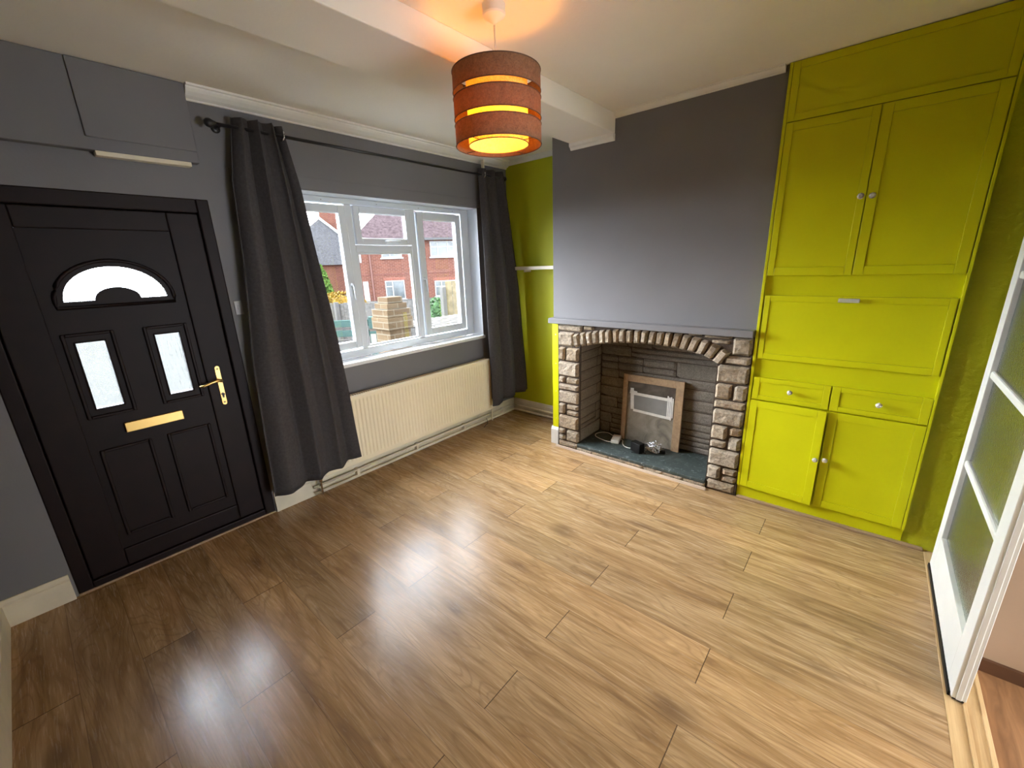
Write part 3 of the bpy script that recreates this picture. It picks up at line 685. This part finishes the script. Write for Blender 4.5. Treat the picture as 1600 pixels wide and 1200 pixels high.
# left jamb
m = MB(); A, Bv = -1.002, -1.218
rows = [(1.085, 1.146, [(-1.002, -1.25)]), (0.950, 1.082, [(-1.002, -1.165)]), (0.822, 0.948, [(A, -1.078), (-1.084, Bv)]), (0.682, 0.82, [(A, Bv)]), (0.615, 0.680, [(A, -1.075), (-1.084, Bv)]), (0.552, 0.613, [(A, Bv)]),
        (0.430, 0.550, [(A, Bv)]), (0.318, 0.428, [(A, -1.080)]), (0.372, 0.428, [(-1.088, Bv)]), (0.318, 0.370, [(-1.088, Bv)]), (0.182, 0.316, [(A, Bv)]), (0.122, 0.180, [(A, -1.078)]), (0.062, 0.120, [(A, -1.080)]), (0.062, 0.180, [(-1.086, -1.226)]), (0.002, 0.060, [(A, Bv)])]
for z0, z1, sp_ in rows:
    for a, b in sp_: rect(m, a, b, z0, z1, ff, 0.026)
m.build('stone_jamb', STONE, fp, fix=True)
# right jamb
m = MB(); A, Bv = -2.315, -2.517
rows = [(1.020, 1.148, [(-2.395, Bv)]), (0.955, 1.017, [(-2.355, Bv)]), (0.822, 0.952, [(A, Bv)]), (0.703, 0.820, [(A, -2.425), (-2.432, Bv)]), (0.637, 0.701, [(A, Bv)]), (0.515, 0.635, [(A, Bv)]),
        (0.402, 0.513, [(A, -2.425)]), (0.337, 0.400, [(A, -2.425)]), (0.447, 0.513, [(-2.434, Bv)]), (0.337, 0.445, [(-2.434, Bv)]), (0.202, 0.335, [(A, Bv)]), (0.087, 0.200, [(A, -2.408)]), (0.143, 0.200, [(-2.416, Bv)]), (0.087, 0.141, [(-2.416, Bv)]), (0.002, 0.085, [(A, -2.51)])]
for z0, z1, sp_ in rows:
    for a, b in sp_: rect(m, a, b, z0, z1, ff, 0.026)
m.build('stone_jamb', STONE, fp)
# arch
curve = [(-1.165, 0.950), (-1.224, 0.966), (-1.378, 0.998), (-1.493, 1.016), (-1.604, 1.030), (-1.786, 1.044), (-1.989, 1.036), (-2.106, 1.022), (-2.218, 0.998), (-2.309, 0.955), (-2.36, 0.925)]
def arc(y):
    for (a, p), (b, q) in zip(curve, curve[1:]):
        if b <= y <= a: return lerp(p, q, (y-a)/(b-a))
    return curve[-1][1]
m = MB(); NV_ = 20; y0, y1 = -1.172, -2.332
yy = [lerp(y0, y1, i/NV_) for i in range(NV_+1)]
def tilt(y):
    t = (y-y0)/(y1-y0); return lerp(0.20, -0.10, min(1, t/0.55)) if t < 0.55 else lerp(-0.10, -0.60, ((t-0.55)/0.45)**1.6)
def vous(a, b):
    za, zb_ = arc(a), arc(b); hh = 0.112
    ta, tb = tilt(a), tilt(b)
    top = lambda y, z, t: (y + hh*math.sin(t)*1.0, min(1.147, z + hh*math.cos(t)))
    A_, B_ = top(a, za, ta), top(b, zb_, tb)
    return [(a, za), (b, zb_), B_, A_]
for i in range(NV_):
    a, b = yy[i], yy[i+1]; q = vous(a-0.0035, b+0.0035)
    stone(m, q, ff, 0.032, rnd.random()*50)
# slivers above the arch
for a, b, z0, z1 in ((-1.255, -1.36, 1.108, 1.148), (-2.10, -2.20, 1.130, 1.149), (-2.21, -2.39, 1.122, 1.149), (-2.26, -2.385, 1.085, 1.119)): rect(m, a, b, z0, z1, ff, 0.016)
m.build('stone_arch', STONE, fp)
# mortar backing of the face (with arched hole)
m = MB(); m.box(XB, XC, -1.222, -0.998, 0.0, 1.150); m.box(XB, XC, -2.52, -2.312, 0.0, 1.150)
N_ = 24
for i in range(N_):
    a, b = lerp(-1.222, -2.312, i/N_), lerp(-1.222, -2.312, (i+1)/N_)
    m.prism([(a, arc(a)+0.004), (b, arc(b)+0.004), (b, 1.15), (a, 1.15)], lambda u, v, t: (t, u, v), XB, XC)
m.build('mortar_bed', MORTAR, fp)
# arch soffit / lintel behind
m = MB()
for i in range(N_):
    a, b = lerp(-1.222, -2.312, i/N_), lerp(-1.222, -2.312, (i+1)/N_)
    m.prism([(a, arc(a)+0.008), (b, arc(b)+0.008), (b, 1.099), (a, 1.099)], lambda u, v, t: (t, u, v), XC, 3.13)
m.build('lintel', MORTAR, fp)
# firebox
XBK = 3.420
m = MB(); fl = lambda u, v, w_: (u, -1.212-w_, v)
B_ = m
def courses(m, u0, u1, zlist, fn, dep, seed, nmax=3, rough=0.6):
    rr = random.Random(seed)
    for z0, z1 in zip(zlist, zlist[1:]):
        n = rr.randint(1, nmax); cuts = sorted([u0] + [lerp(u0, u1, (k+0.3+0.4*rr.random())/n) for k in range(1, n)] + [u1])
        for a, b in zip(cuts, cuts[1:]):
            if b-a > 0.14 and z1-z0 > 0.085 and rr.random() < 0.5:
                zm = lerp(z0, z1, 0.45+0.1*rr.random())
                for q0, q1 in ((z0, zm), (zm, z1)): stone(m, [(a+0.003, q0+0.003), (b-0.003, q0+0.003), (b-0.003, q1-0.003), (a+0.003, q1-0.003)], fn, dep, rr.random()*50, rough=rough)
            else: stone(m, [(a+0.003, z0+0.003), (b-0.003, z0+0.003), (b-0.003, z1-0.003), (a+0.003, z1-0.003)], fn, dep, rr.random()*50, rough=rough)
zl = [0.07, 0.19, 0.29, 0.375, 0.46, 0.56, 0.64, 0.73, 0.82, 0.90, 1.05]
courses(m, 3.036, XBK, zl, fl, 0.008, 3, 2)
m.build('firebox_side', FIREST, fp)
m = MB(); fr_ = lambda u, v, w_: (u, -2.318+w_, v)
courses(m, 3.036, XBK, zl, fr_, 0.008, 5, 2); m.build('firebox_side', FIREST, fp)
m = MB(); fb = lambda u, v, w_: (XBK-w_, u, v)
courses(m, -2.312, -1.214, [0.07, 0.17, 0.265, 0.33, 0.43, 0.53, 0.62, 0.70, 0.83, 0.92, 1.0, 1.06], fb, 0.010, 11, 4)
m.build('firebox_back', SOOTST, fp)
m = MB(); m.box(3.03, 3.455, -1.212, -1.193, 0.06, 1.098); m.box(3.03, 3.455, -2.395, -2.318, 0.06, 1.098); m.box(XBK, 3.455, -2.318, -1.212, 0.06, 1.098); m.box(3.13, XBK, -2.318, -1.212, 1.075, 1.098)
m.build('firebox_mortar', MORTAR, fp)
# hearth
B(2.990, XBK, -2.316, -1.214, 0.040, 0.070).build('hearth_slab', SLATE, fp, bevel=0.006)
m = MB(); fh = lambda u, v, w_: (2.996-w_, u, v)
for i in range(7):
    a, b = lerp(-1.216, -2.318, i/7), lerp(-1.216, -2.318, (i+1)/7); stone(m, [(a-.0015, 0.004), (b+.0015, 0.004), (b+.0015, 0.040), (a-.0015, 0.040)], fh, 0.007, i*3.3)
m.box(2.996, 3.05, -2.316, -1.216, 0.0, 0.040); m.build('hearth_edge', STONE, fp)
# mantel
mt = B(2.972, XC, -2.518, -0.925, 1.150, 1.196).build('mantel_shelf', GREY, fp, bevel=0.005); mt['label'] = 'grey painted mantel shelf'
tr = MB(); tr.prism([(0, 0), (0.016, 0), (0.016, 0.004), (0.010, 0.016), (0, 0.018)], lambda u, v, t: (2.986-u, t, v), -2.33, -1.0)
tag(tr.build('floor_trim', PALEW, bevel=0.001), 'pale pinkish wood strip on the floor along the front of the stone hearth', 'trim')

# board leaning in the firebox
bd = thing('blanking_board', (3.38, -1.735, 0.07), 'grubby square board in a bare wood frame leaning against the firebox back', 'board')
X0 = 3.345
def lean(v): return X0 + (v-0.07)*0.045
def lbox(m, y0, y1, z0, z1, d0, d1):
    m.hexa([(lean(z0)+d0, y0, z0), (lean(z0)+d1, y0, z0), (lean(z0)+d1, y1, z0), (lean(z0)+d0, y1, z0), (lean(z1)+d0, y0, z1), (lean(z1)+d1, y0, z1), (lean(z1)+d1, y1, z1), (lean(z1)+d0, y1, z1)])
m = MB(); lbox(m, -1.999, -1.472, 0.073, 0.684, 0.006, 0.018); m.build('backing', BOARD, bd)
m = MB(); lbox(m, -1.512, -1.470, 0.072, 0.686, -0.012, 0.006); lbox(m, -2.002, -1.936, 0.072, 0.686, -0.012, 0.006); lbox(m, -1.936, -1.512, 0.624, 0.686, -0.012, 0.006)
m.build('wood_frame', FRAMEW, bd, bevel=0.003)
m = MB(); lbox(m, -1.900, -1.572, 0.365, 0.515, -0.001, 0.004); m.build('vent_film', VENT, bd)
m = MB()
def strip(y0, z0, y1, z1, wd, d=-0.003):
    p, q = Vector((y0, z0)), Vector((y1, z1)); t = (q-p).normalized(); nn = Vector((-t.y, t.x))*wd/2
    pts = [p+nn, q+nn, q-nn, p-nn]
    f = [Vector((lean(a.y)+d, a.x, a.y)) for a in pts]; b_ = [Vector((lean(a.y)+d+0.003, a.x, a.y)) for a in pts]
    m.hexa([*b_, *f])
strip(-1.565, 0.518, -1.905, 0.512, 0.024); strip(-1.575, 0.366, -1.900, 0.352, 0.022)
strip(-1.553, 0.565, -1.566, 0.372, 0.030); strip(-1.535, 0.53, -1.60, 0.525, 0.03)
for y, a, b in ((-1.875, 0.545, 0.36), (-1.889, 0.535, 0.345), (-1.903, 0.54, 0.338), (-1.917, 0.53, 0.36)): strip(y, a, y-0.004, b, 0.010)
m.build('tape', TAPE, bd)

# extension socket, black adapter, tangle
HZ = 0.0705
ex = thing('extension_socket', (3.25, -1.47, HZ), 'white socket block with a looped white lead on the slate hearth', 'extension lead')
def rbox(m, c, ax, L, W, H, z0):
    ax = Vector((ax[0], ax[1], 0)).normalized(); n = Vector((-ax.y, ax.x, 0)); c = Vector((c[0], c[1], 0))
    p = [c-ax*L/2-n*W/2, c+ax*L/2-n*W/2, c+ax*L/2+n*W/2, c-ax*L/2+n*W/2]
    m.hexa([(q.x, q.y, z0) for q in p] + [(q.x, q.y, z0+H) for q in p])
m = MB(); rbox(m, (3.262, -1.467), (-1, -0.28), 0.135, 0.072, 0.034, HZ); m.build('socket_block', WPLAST, ex, bevel=0.005)
def smooth_path(pts, n=8):
    P = [Vector(p) for p in pts]; out_ = []
    for i in range(len(P)-1):
        p0, p1, p2, p3 = P[max(i-1, 0)], P[i], P[i+1], P[min(i+2, len(P)-1)]
        for k in range(n):
            t = k/n; out_.append(0.5*((2*p1)+(p2-p0)*t+(2*p0-5*p1+4*p2-p3)*t*t+(3*p1-p0-3*p2+p3)*t**3))
    return out_+[P[-1]]
cz = HZ+0.0036
m = MB(); m.tube(smooth_path([(3.205, -1.482, cz+0.012), (3.20, -1.42, cz), (3.215, -1.33, cz), (3.25, -1.262, cz), (3.30, -1.246, cz+0.002), (3.355, -1.275, cz+0.003), (3.375, -1.33, cz+0.002), (3.340, -1.395, cz+0.004), (3.318, -1.438, cz+0.014)]), 0.0035, 8)
m.tube(smooth_path([(3.292, -1.502, cz+0.010), (3.278, -1.525, cz+0.006), (3.235, -1.545, cz), (3.190, -1.585, cz), (3.175, -1.64, cz+0.004), (3.178, -1.672, cz+0.02)]), 0.0035, 8)
m.build('lead', WPLAST, ex, smooth=True)
ad = thing('power_adapter', (3.17, -1.72, HZ), 'square black power adapter on the slate hearth in front of the board', 'power adapter')
m = MB(); rbox(m, (3.165, -1.713), (-0.35, -1), 0.105, 0.060, 0.085, HZ); m.build('case', BLACKP, ad, bevel=0.005)
m = MB()
for k in range(9):
    c = Vector((3.110+0.006*k+rnd.uniform(-.01, .01), -1.69-0.012*k, HZ+0.006)); m.tube([c+Vector((0.006*math.cos(2*math.pi*t/8), 0.006*math.sin(2*math.pi*t/8), 0)) for t in range(8)], 0.0016, 6, True)
m.build('coil', BLACKP, ad, smooth=True)
fl_ = thing('string_lights', (3.24, -1.80, HZ), 'tangled clear wire string lights bunched beside the black adapter', 'string lights')
rr = random.Random(4); cl_ = lambda q: max(-0.055, min(0.055, q))
pts = [(3.245+cl_(rr.gauss(0, .045)), -1.830+cl_(rr.gauss(0, .050)), HZ+0.012+min(0.09, abs(rr.gauss(0, .032)))) for _ in range(110)]
MB().tube(smooth_path(pts, 5), 0.0018, 6).build('wire', CHROME, fl_, smooth=True)
for p in pts[::3]: MB().lathe([(0.001, -0.006), (0.006, -0.003), (0.006, 0.003), (0.001, 0.006)], p, 8).build('bulb', CRYST, fl_, smooth=True)
m = MB(); rbox(m, (3.245, -1.885), (0.4, -1), 0.075, 0.035, 0.028, HZ); fm = m.build('plug', BLACKP, fl_, bevel=0.004)

# ================================================================== BUILT-IN CUPBOARD
cu_ = thing('built_in_cupboard', (3.25, -2.96, 0), 'tall lime green built-in cupboard right of the fireplace with doors, drawers and flap', 'cupboard')
CF = 3.015; CX = 3.036
CY0, CY1 = -2.522, -3.401
m = MB()
m.box(CX, 3.498, CY1+0.001, CY0, 0.001, ZC-0.002)                      # body
m.box(CF, CX, -2.538, CY0, 0.098, ZC-0.003); m.box(CF, CX, CY1, -3.388, 0.098, ZC-0.003)   # stiles
m.build('carcass', LIMEW, cu_, bevel=0.002)
def shaker(name, y0, y1, z0, z1, par, ang=0.0, hinge=None, mg=(0.042, 0.05), x=CF, th=0.020, rec=0.005):
    """y0>y1; door front at x"""
    m = MB(); a, c = y0, y1; f = mg
    m.box(x, x+th, a, a-f[0], z0, z1); m.box(x, x+th, c+f[0], c, z0, z1); m.box(x, x+th, a-f[0], c+f[0], z0, z0+f[1]); m.box(x, x+th, a-f[0], c+f[0], z1-f[1], z1)
    m.box(x+rec, x+th, a-f[0], c+f[0], z0+f[1], z1-f[1])
    if ang:
        R = Matrix.Rotation(ang, 4, 'Z'); h = Vector((x+th, hinge, 0))
        for v in m.bm.verts: v.co = R @ (v.co-h) + h
    return m.build(name, LIMEW, par, bevel=0.002)
def knob(y, z, par, x=CF):
    m = MB(); m.lathe([(0.005, 0.0), (0.005, -0.010)], (x, y, z), 10, 'x', True)
    m.lathe([(0.008, -0.010), (0.0145, -0.016), (0.016, -0.022), (0.0145, -0.028), (0.008, -0.033)], (x, y, z), 8, 'x')
    k_ = m.build('knob', CRYST, par); k_['label'] = 'clear faceted knob'; return k_
shaker('top_panel', -2.540, -3.386, 2.362, ZC-0.004, cu_, mg=(0.034, 0.036))
d = shaker('door', -2.541, -2.946, 1.534, 2.358, cu_, mg=(0.034, 0.046)); knob(-2.926, 1.936, d)
d = shaker('door', -2.950, -3.384, 1.534, 2.358, cu_, mg=(0.044, 0.046)); knob(-2.974, 1.933, d)
d = shaker('flap', -2.548, -3.382, 1.018, 1.416, cu_, mg=(0.028, 0.036))
m = MB(); m.box(CF-0.012, CF, -2.925, -2.935, 1.388, 1.402); m.box(CF-0.012, CF, -2.985, -2.995, 1.388, 1.402); m.box(CF-0.026, CF-0.012, -2.910, -3.006, 1.384, 1.408); h_ = m.build('handle', CRYST, d, bevel=0.005); h_['label'] = 'clear bar handle'
d = shaker('drawer', -2.545, -2.951, 0.744, 0.893, cu_, mg=(0.034, 0.030)); knob(-2.752, 0.824, d)
d = shaker('drawer', -2.958, -3.386, 0.744, 0.893, cu_, mg=(0.040, 0.030)); knob(-3.175, 0.823, d)
d = shaker('door', -2.541, -2.955, 0.100, 0.736, cu_, ang=math.radians(-3.0), hinge=-2.541, mg=(0.044, 0.046)); knob(-2.937, 0.425, d, CF-0.021)
d = shaker('door', -2.962, -3.386, 0.100, 0.736, cu_, mg=(0.044, 0.046)); knob(-2.985, 0.428, d)

# ================================================================== SLIDING GLAZED DOOR
gd_ = sroot('door_2', (2.42, -3.535, 0.012), 'white glazed internal door with obscured panes')
gx0, gx1, gy0, gy1, gz0, gz1 = 1.950, 2.884, -3.553, -3.513, 0.018, 2.03
m = MB(); S1 = 0.098
m.box(gx0, gx0+S1, gy0, gy1, gz0, gz1); m.box(gx1-S1, gx1, gy0, gy1, gz0, gz1); m.box(gx0+S1, gx1-S1, gy0, gy1, gz0, 0.232); m.box(gx0+S1, gx1-S1, gy0, gy1, 1.94, gz1)
m.box(gx0-0.004, gx0, gy0+0.012, gy1-0.012, gz0, gz1)
m.build('door_frame', WHITE, gd_, bevel=0.004)
m = MB(); MZ = (0.655, 1.098, 1.538)
for z in MZ: m.box(gx0+S1-0.004, gx1-S1+0.004, gy0+0.006, gy1-0.004, z-0.017, z+0.017)
m.build('glazing_bar', WHITE, gd_, bevel=0.008)
B(gx0+0.02, gx1-0.01, gy1, gy1+0.007, 0.003, 0.022).build('shadow_strip', BLACKP, gd_)  # black strip added to draw the shadow line along the door bottom
zs = (0.232,)+MZ+(1.94,)
for a, b in zip(zs, zs[1:]): B(gx0+S1-0.005, gx1-S1+0.005, gy0+0.016, gy0+0.022, a-0.003, b+0.003).build('pane', OBSC, gd_)
m = MB(); m.box(gx0+0.004, gx0+0.05, gy0+0.004, gy1-0.004, 0.009, gz0+0.002); m.box(gx1-0.05, gx1-0.004, gy0+0.004, gy1-0.004, 0.009, gz0+0.002); m.build('floor_guide', BLACKP, gd_)

# ================================================================== OUTSIDE
GZ = -0.32
struct(B(-60, 90, 0.27, 110, GZ-0.1, GZ).build('ground', PAVE), 'grey paving and street outside')
P0 = Vector((15.819, 21.274, 0)); U = Vector((0.875, -0.485, 0)).normalized(); NO = Vector((0.485, 0.875, 0)).normalized()   # NO points away from us
def hroot(name, org, label, cat):
    o = thing(name, org, label, cat); o.rotation_euler = (0, 0, math.atan2(U.y, U.x)); return o
def hb(m, name, mat, root, par=None, **kw):
    o = m.build(name, mat, None, **kw); o.parent = par or root; return o     # geometry in the house's own frame: x along the front, y away
h1 = hroot('brick_house', (P0.x, P0.y, 0), 'red brick semi-detached house across the street with purple-grey tiled roof', 'house')
hb(B(-1.35, 13.0, 0.0, 8.0, GZ, 3.48), 'wall', BRICK, h1)
def prism3(m, A, Bq):  # roof from eaves rect to ridge
    pass
m = MB(); e = 0.30; t = 4.2; zr = 3.46+ (t+e)*0.86
c = [(-1.35-e, -e, 3.46), (13+e, -e, 3.46), (13+e, 8+e, 3.46), (-1.35-e, 8+e, 3.46)]; r0, r1 = (-1.35+3.6, 4.0, zr), (13-3.6, 4.0, zr)
m.poly([c[0], c[1], r1, r0]); m.poly([c[1], c[2], r1]); m.poly([c[2], c[3], r0, r1]); m.poly([c[3], c[0], r0]); m.poly([c[3], c[2], c[1], c[0]])
hb(m, 'roof', TILE_R, h1)
hb(B(-1.6, 13.2, -e-0.10, -e+0.02, 3.38, 3.52), 'gutter', GUTT, h1)
m = MB(); m.box(-0.76, -0.66, -0.10, 0.0, GZ, 3.45); hb(m, 'downpipe', paint('brown_downpipe', (0.085, 0.034, 0.026), 0.6, 0.1, 8, 0), h1)
m = MB(); m.box(-1.35, 13, -0.02, 0.0, 1.28, 1.36); hb(m, 'string_course', paint('dark_brick_band', (0.085, 0.032, 0.024), 0.9, 0.3, 12, 0), h1)
def hwin(x0, x1, z0, z1, cols, ztr, bars):
    m = MB(); t = 0.065; y0, y1 = -0.05, 0.0
    m.box(x0, x0+t, y0, y1, z0, z1); m.box(x1-t, x1, y0, y1, z0, z1); m.box(x0+t, x1-t, y0, y1, z0, z0+t); m.box(x0+t, x1-t, y0, y1, z1-t, z1)
    for c_ in cols: m.box(c_-t/2, c_+t/2, y0, y1, z0+t, z1-t)
    for a, b in bars: m.box(a, b, y0, y1, ztr-t/2, ztr+t/2)
    m.box(x0-0.08, x1+0.08, -0.10, 0.0, z0-0.09, z0)
    f = hb(m, 'window', EXTW, h1); p_ = B(x0+t, x1-t, -0.022, -0.005, z0+t, z1-t).build('pane', DKGL, None); p_.parent = f
hwin(0.02, 1.30, 2.36, 3.28, [0.55], 2.95, [(0.02, 0.55)])
hwin(0.05, 1.29, -0.30, 0.92, [0.52], 0.55, [(0.05, 0.52)])
hwin(3.16, 4.85, 2.34, 3.32, [3.66, 4.32], 2.96, [(3.16, 4.85)])
hwin(3.28, 4.95, -0.25, 0.78, [3.75, 4.4], 0.40, [(3.28, 4.95)])
SOLD = paint('soldier_brick', (0.125, 0.045, 0.03), 0.9, 0.3, 14, 0)
hb(B(-0.02, 1.38, -0.012, 0.0, 0.93, 1.12), 'brick_arch', SOLD, h1); hb(B(3.2, 5.05, -0.012, 0.0, 0.80, 0.99), 'brick_arch', SOLD, h1)
m = MB(); m.box(-1.30, -0.98, -0.04, 0.0, GZ, 0.93); hb(m, 'front_door', EXTW, h1)
m = MB(); m.box(-1.33, -1.22, -0.05, 0.0, 2.1, 2.75); hb(m, 'window_edge', EXTW, h1)
# left house
LP = Vector((17.30, 31.47, 0))
h2 = hroot('slate_house', (LP.x, LP.y, 0), 'brick house with a pale grey slate roof and brick chimney, behind the conifer', 'house')
sA = (Vector((17.53, 32.42, 0))-LP).dot(U)
hb(B(sA-4.3, sA+3.9, 0.0, 9.0, GZ, 2.16), 'wall', BRICK, h2)
m = MB(); z0 = 2.14; apx = (sA, 3.0, 6.0)
c0, c1, c2, c3 = (sA-4.6, -0.3, z0), (sA+4.2, -0.3, z0), (sA+4.2, 9.3, z0), (sA-4.6, 9.3, z0); ap2 = (sA, 9.3, 6.0)
m.poly([c0, c1, apx]); m.poly([c1, c2, ap2, apx]); m.poly([c2, c3, ap2]); m.poly([c3, c0, apx, ap2]); m.poly([c3, c2, c1, c0])
hb(m, 'roof', TILE_G, h2)
m = MB(); m.tube([Vector(apx)+Vector((0.05, -0.05, 0.05)), Vector(c1)+Vector((0.05, -0.05, 0.05))], 0.11, 6); hb(m, 'white_verge', EXTW, h2)
m = MB(); m.box(sA+0.05, sA+1.75, 3.6, 4.5, 4.2, 6.95); m.box(sA-0.0, sA+1.80, 3.55, 4.55, 6.75, 6.88)
hb(m, 'chimney', BRICK, h2)
m = MB()
for k in range(4): m.lathe([(0.14, 6.95), (0.12, 7.25)], (sA+0.35+k*0.38, 4.05, 0), 10)
hb(m, 'chimney_pot', paint('terracotta_pot', (0.15, 0.07, 0.045), 0.8, 0.1, 8, 0), h2)
# planting
def leafy(name, c, size, n, ls, mat, label, cat, seed, cone=False):
    rr = random.Random(seed); m = MB()
    for i in range(n):
        a = rr.random()*2*math.pi; h = rr.random(); rad_ = (1-h)**0.6 if cone else math.sqrt(max(0.0, 1-(2*h-1)**2))*0.9+0.1
        q = rad_*(0.75+0.3*rr.random())
        p = Vector((c[0]+size[0]*q*math.cos(a), c[1]+size[1]*q*math.sin(a), c[2]+size[2]*h))
        d1 = Vector((rr.gauss(0, 1), rr.gauss(0, 1), rr.gauss(0.6 if cone else 0, 1))).normalized()*ls; d2 = d1.cross(Vector((rr.gauss(0, 1), rr.gauss(0, 1), rr.gauss(0, 1)))).normalized()*ls*0.5
        m.poly([p-d1, p+d2, p+d1, p-d2])
    m.grid(lambda u, v: Vector((c[0]+size[0]*0.8*(math.sin(math.pi*v)**0.7 if not cone else (1-v)**0.6)*math.cos(2*math.pi*u), c[1]+size[1]*0.8*(math.sin(math.pi*v)**0.7 if not cone else (1-v)**0.6)*math.sin(2*math.pi*u), c[2]+size[2]*(v*0.95))), 16, 8)
    return tag(m.build(name, mat, fix=False), label, cat)
leafy('conifer', (8.82, 15.3, GZ), (0.62, 0.62, 2.25), 2600, 0.10, LEAFG, 'bright green conifer beyond the grey garden fence', 'tree', 3, True)
leafy('flowering_shrub', (7.1, 10.6, GZ), (0.95, 0.55, 1.28), 1500, 0.07, LEAFY, 'yellow and orange flowering shrub showing over the grey fence', 'shrub', 5)
leafy('garden_shrub', (7.85, 6.5, GZ), (0.33, 0.33, 1.12), 700, 0.06, LEAFS, 'low dark green shrub beside the pale concrete post', 'shrub', 6)
# grey garden fence
fn_ = thing('garden_fence', (6.0, 7.15, GZ), 'weathered grey board fence with pale posts across the front gardens', 'fence')
a_, b_ = Vector((4.3, 9.05, 0)), Vector((7.05, 6.0, 0)); tdir = (b_-a_).normalized(); nd = Vector((-tdir.y, tdir.x, 0)); Lf = (b_-a_).length
m = MB(); nb = int(Lf/0.14)
for i in range(nb):
    p = a_+tdir*(i*0.14); q = p+tdir*0.132; hh = 0.80+0.02*((i*7) % 3)
    m.hexa([(p.x, p.y, GZ), (q.x, q.y, GZ), (q.x+nd.x*.02, q.y+nd.y*.02, GZ), (p.x+nd.x*.02, p.y+nd.y*.02, GZ), (p.x, p.y, hh), (q.x, q.y, hh), (q.x+nd.x*.02, q.y+nd.y*.02, hh), (p.x+nd.x*.02, p.y+nd.y*.02, hh)])
m.build('boards', FENCEW, fn_)
for px_, hh in (((5.45, 7.72), 0.86), ((6.85, 6.17), 1.06), ((4.35, 8.95), 0.9)):
    B(px_[0]-0.05, px_[0]+0.05, px_[1]-0.10, px_[1]-0.0, GZ, hh).build('post', CONC, fn_)
# brick gate pier
pier = thing('gate_pier', (2.93, 1.36, GZ), 'weathered buff brick gate pier with a stepped top outside the window', 'gate pier')
cx_, cy_ = 2.926, 1.366
m = MB()
for z0, z1, h in ((GZ, 0.955, 0.150), ):
    m.box(cx_-h, cx_+h, cy_-h, cy_+h, z0, z1)
m.build('shaft', BUFF, pier, bevel=0.006)
m = MB()
for z0, z1, h in ((0.957, 1.10, 0.176), (1.102, 1.195, 0.166), (1.197, 1.262, 0.136), (1.264, 1.335, 0.105)): m.box(cx_-h, cx_+h, cy_-h, cy_+h, z0, z1)
m.build('stepped_cap', BUFF, pier, bevel=0.006)
# teal garden fence beside the pier
tf = thing('teal_fence', (2.7, 2.1, GZ), 'teal painted timber rails and boxed end post left of the brick pier', 'fence')
def rail(m, p, q, z0, z1, th=0.03):
    p, q = Vector((*p, 0)), Vector((*q, 0)); t_ = (q-p).normalized(); n_ = Vector((-t_.y, t_.x, 0))*th
    m.hexa([(p.x, p.y, z0), (q.x, q.y, z0), (q.x+n_.x, q.y+n_.y, z0), (p.x+n_.x, p.y+n_.y, z0), (p.x, p.y, z1), (q.x, q.y, z1), (q.x+n_.x, q.y+n_.y, z1), (p.x+n_.x, p.y+n_.y, z1)])
for z0, z1 in ((0.93, 1.02), (0.80, 0.885)):
    m = MB(); rail(m, (2.15, 2.9), (2.98, 2.02), z0, z1); m.build('rail', TEAL, tf, bevel=0.004)
m = MB(); rail(m, (2.2, 2.87), (2.98, 2.04), 0.895, 0.92, 0.02); rail(m, (2.15, 2.93), (2.98, 2.06), GZ, 0.76, 0.02); m.build('backing', CONC, tf)
m = MB(); rail(m, (2.965, 1.985), (3.075, 1.87), 0.90, 1.055, 0.08); rail(m, (2.965, 1.985), (3.075, 1.87), GZ, 0.865, 0.08); m.build('end_post', TEAL, tf, bevel=0.004)
m = MB(); rail(m, (2.970, 1.988), (3.08, 1.873), 0.865, 0.90, 0.07); m.build('band', paint('brown_band', (0.07, 0.055, 0.045), 0.8, 0.1, 8, 0), tf)
m = MB(); rail(m, (2.972, 1.976), (3.020, 1.926), 0.62, 0.83, 0.004); m.build('notice', paint('cream_notice', (0.24, 0.23, 0.19), 0.8, 0.05, 8, 0), tf)
# slatted timber platform
dk = thing('slatted_platform', (4.0, 1.9, GZ), 'low platform of pale timber slats outside the right-hand casement', 'platform')
for i in range(11):
    x = 3.55+i*0.125
    B(x, x+0.075, 1.45, 2.25, 0.86, 0.885).build('slat', SLATM, dk)
for y in (1.42, 2.2): B(3.5, 4.95, y, y+0.03, 0.77, 0.8599).build('bearer', FENCEW, dk)
for x in (3.52, 4.82):
    for y in (1.45, 2.13): B(x, x+0.07, y, y+0.07, GZ, 0.8599).build('post', FENCEW, dk)
# yellowed panel and concrete post
yp = thing('fence_panel', (6.4, 3.8, GZ), 'tall yellowed timber fence panel seen at the right edge of the window', 'fence panel')
m = MB(); p, q = Vector((6.10, 4.02, 0)), Vector((7.3, 2.75, 0)); t_ = (q-p).normalized(); n_ = Vector((-t_.y, t_.x, 0))*0.03
for i in range(12):
    a = p+t_*i*0.145; b = a+t_*0.138
    m.hexa([(a.x, a.y, GZ), (b.x, b.y, GZ), (b.x+n_.x, b.y+n_.y, GZ), (a.x+n_.x, a.y+n_.y, GZ), (a.x, a.y, 1.36), (b.x, b.y, 1.36), (b.x+n_.x, b.y+n_.y, 1.36), (a.x+n_.x, a.y+n_.y, 1.36)])
m.build('boards', YELW, yp)
tag(B(5.98, 6.08, 3.98, 4.08, GZ, 1.24).build('concrete_post', CONC, bevel=0.008), 'pale concrete fence post beside the yellowed timber panel', 'post')
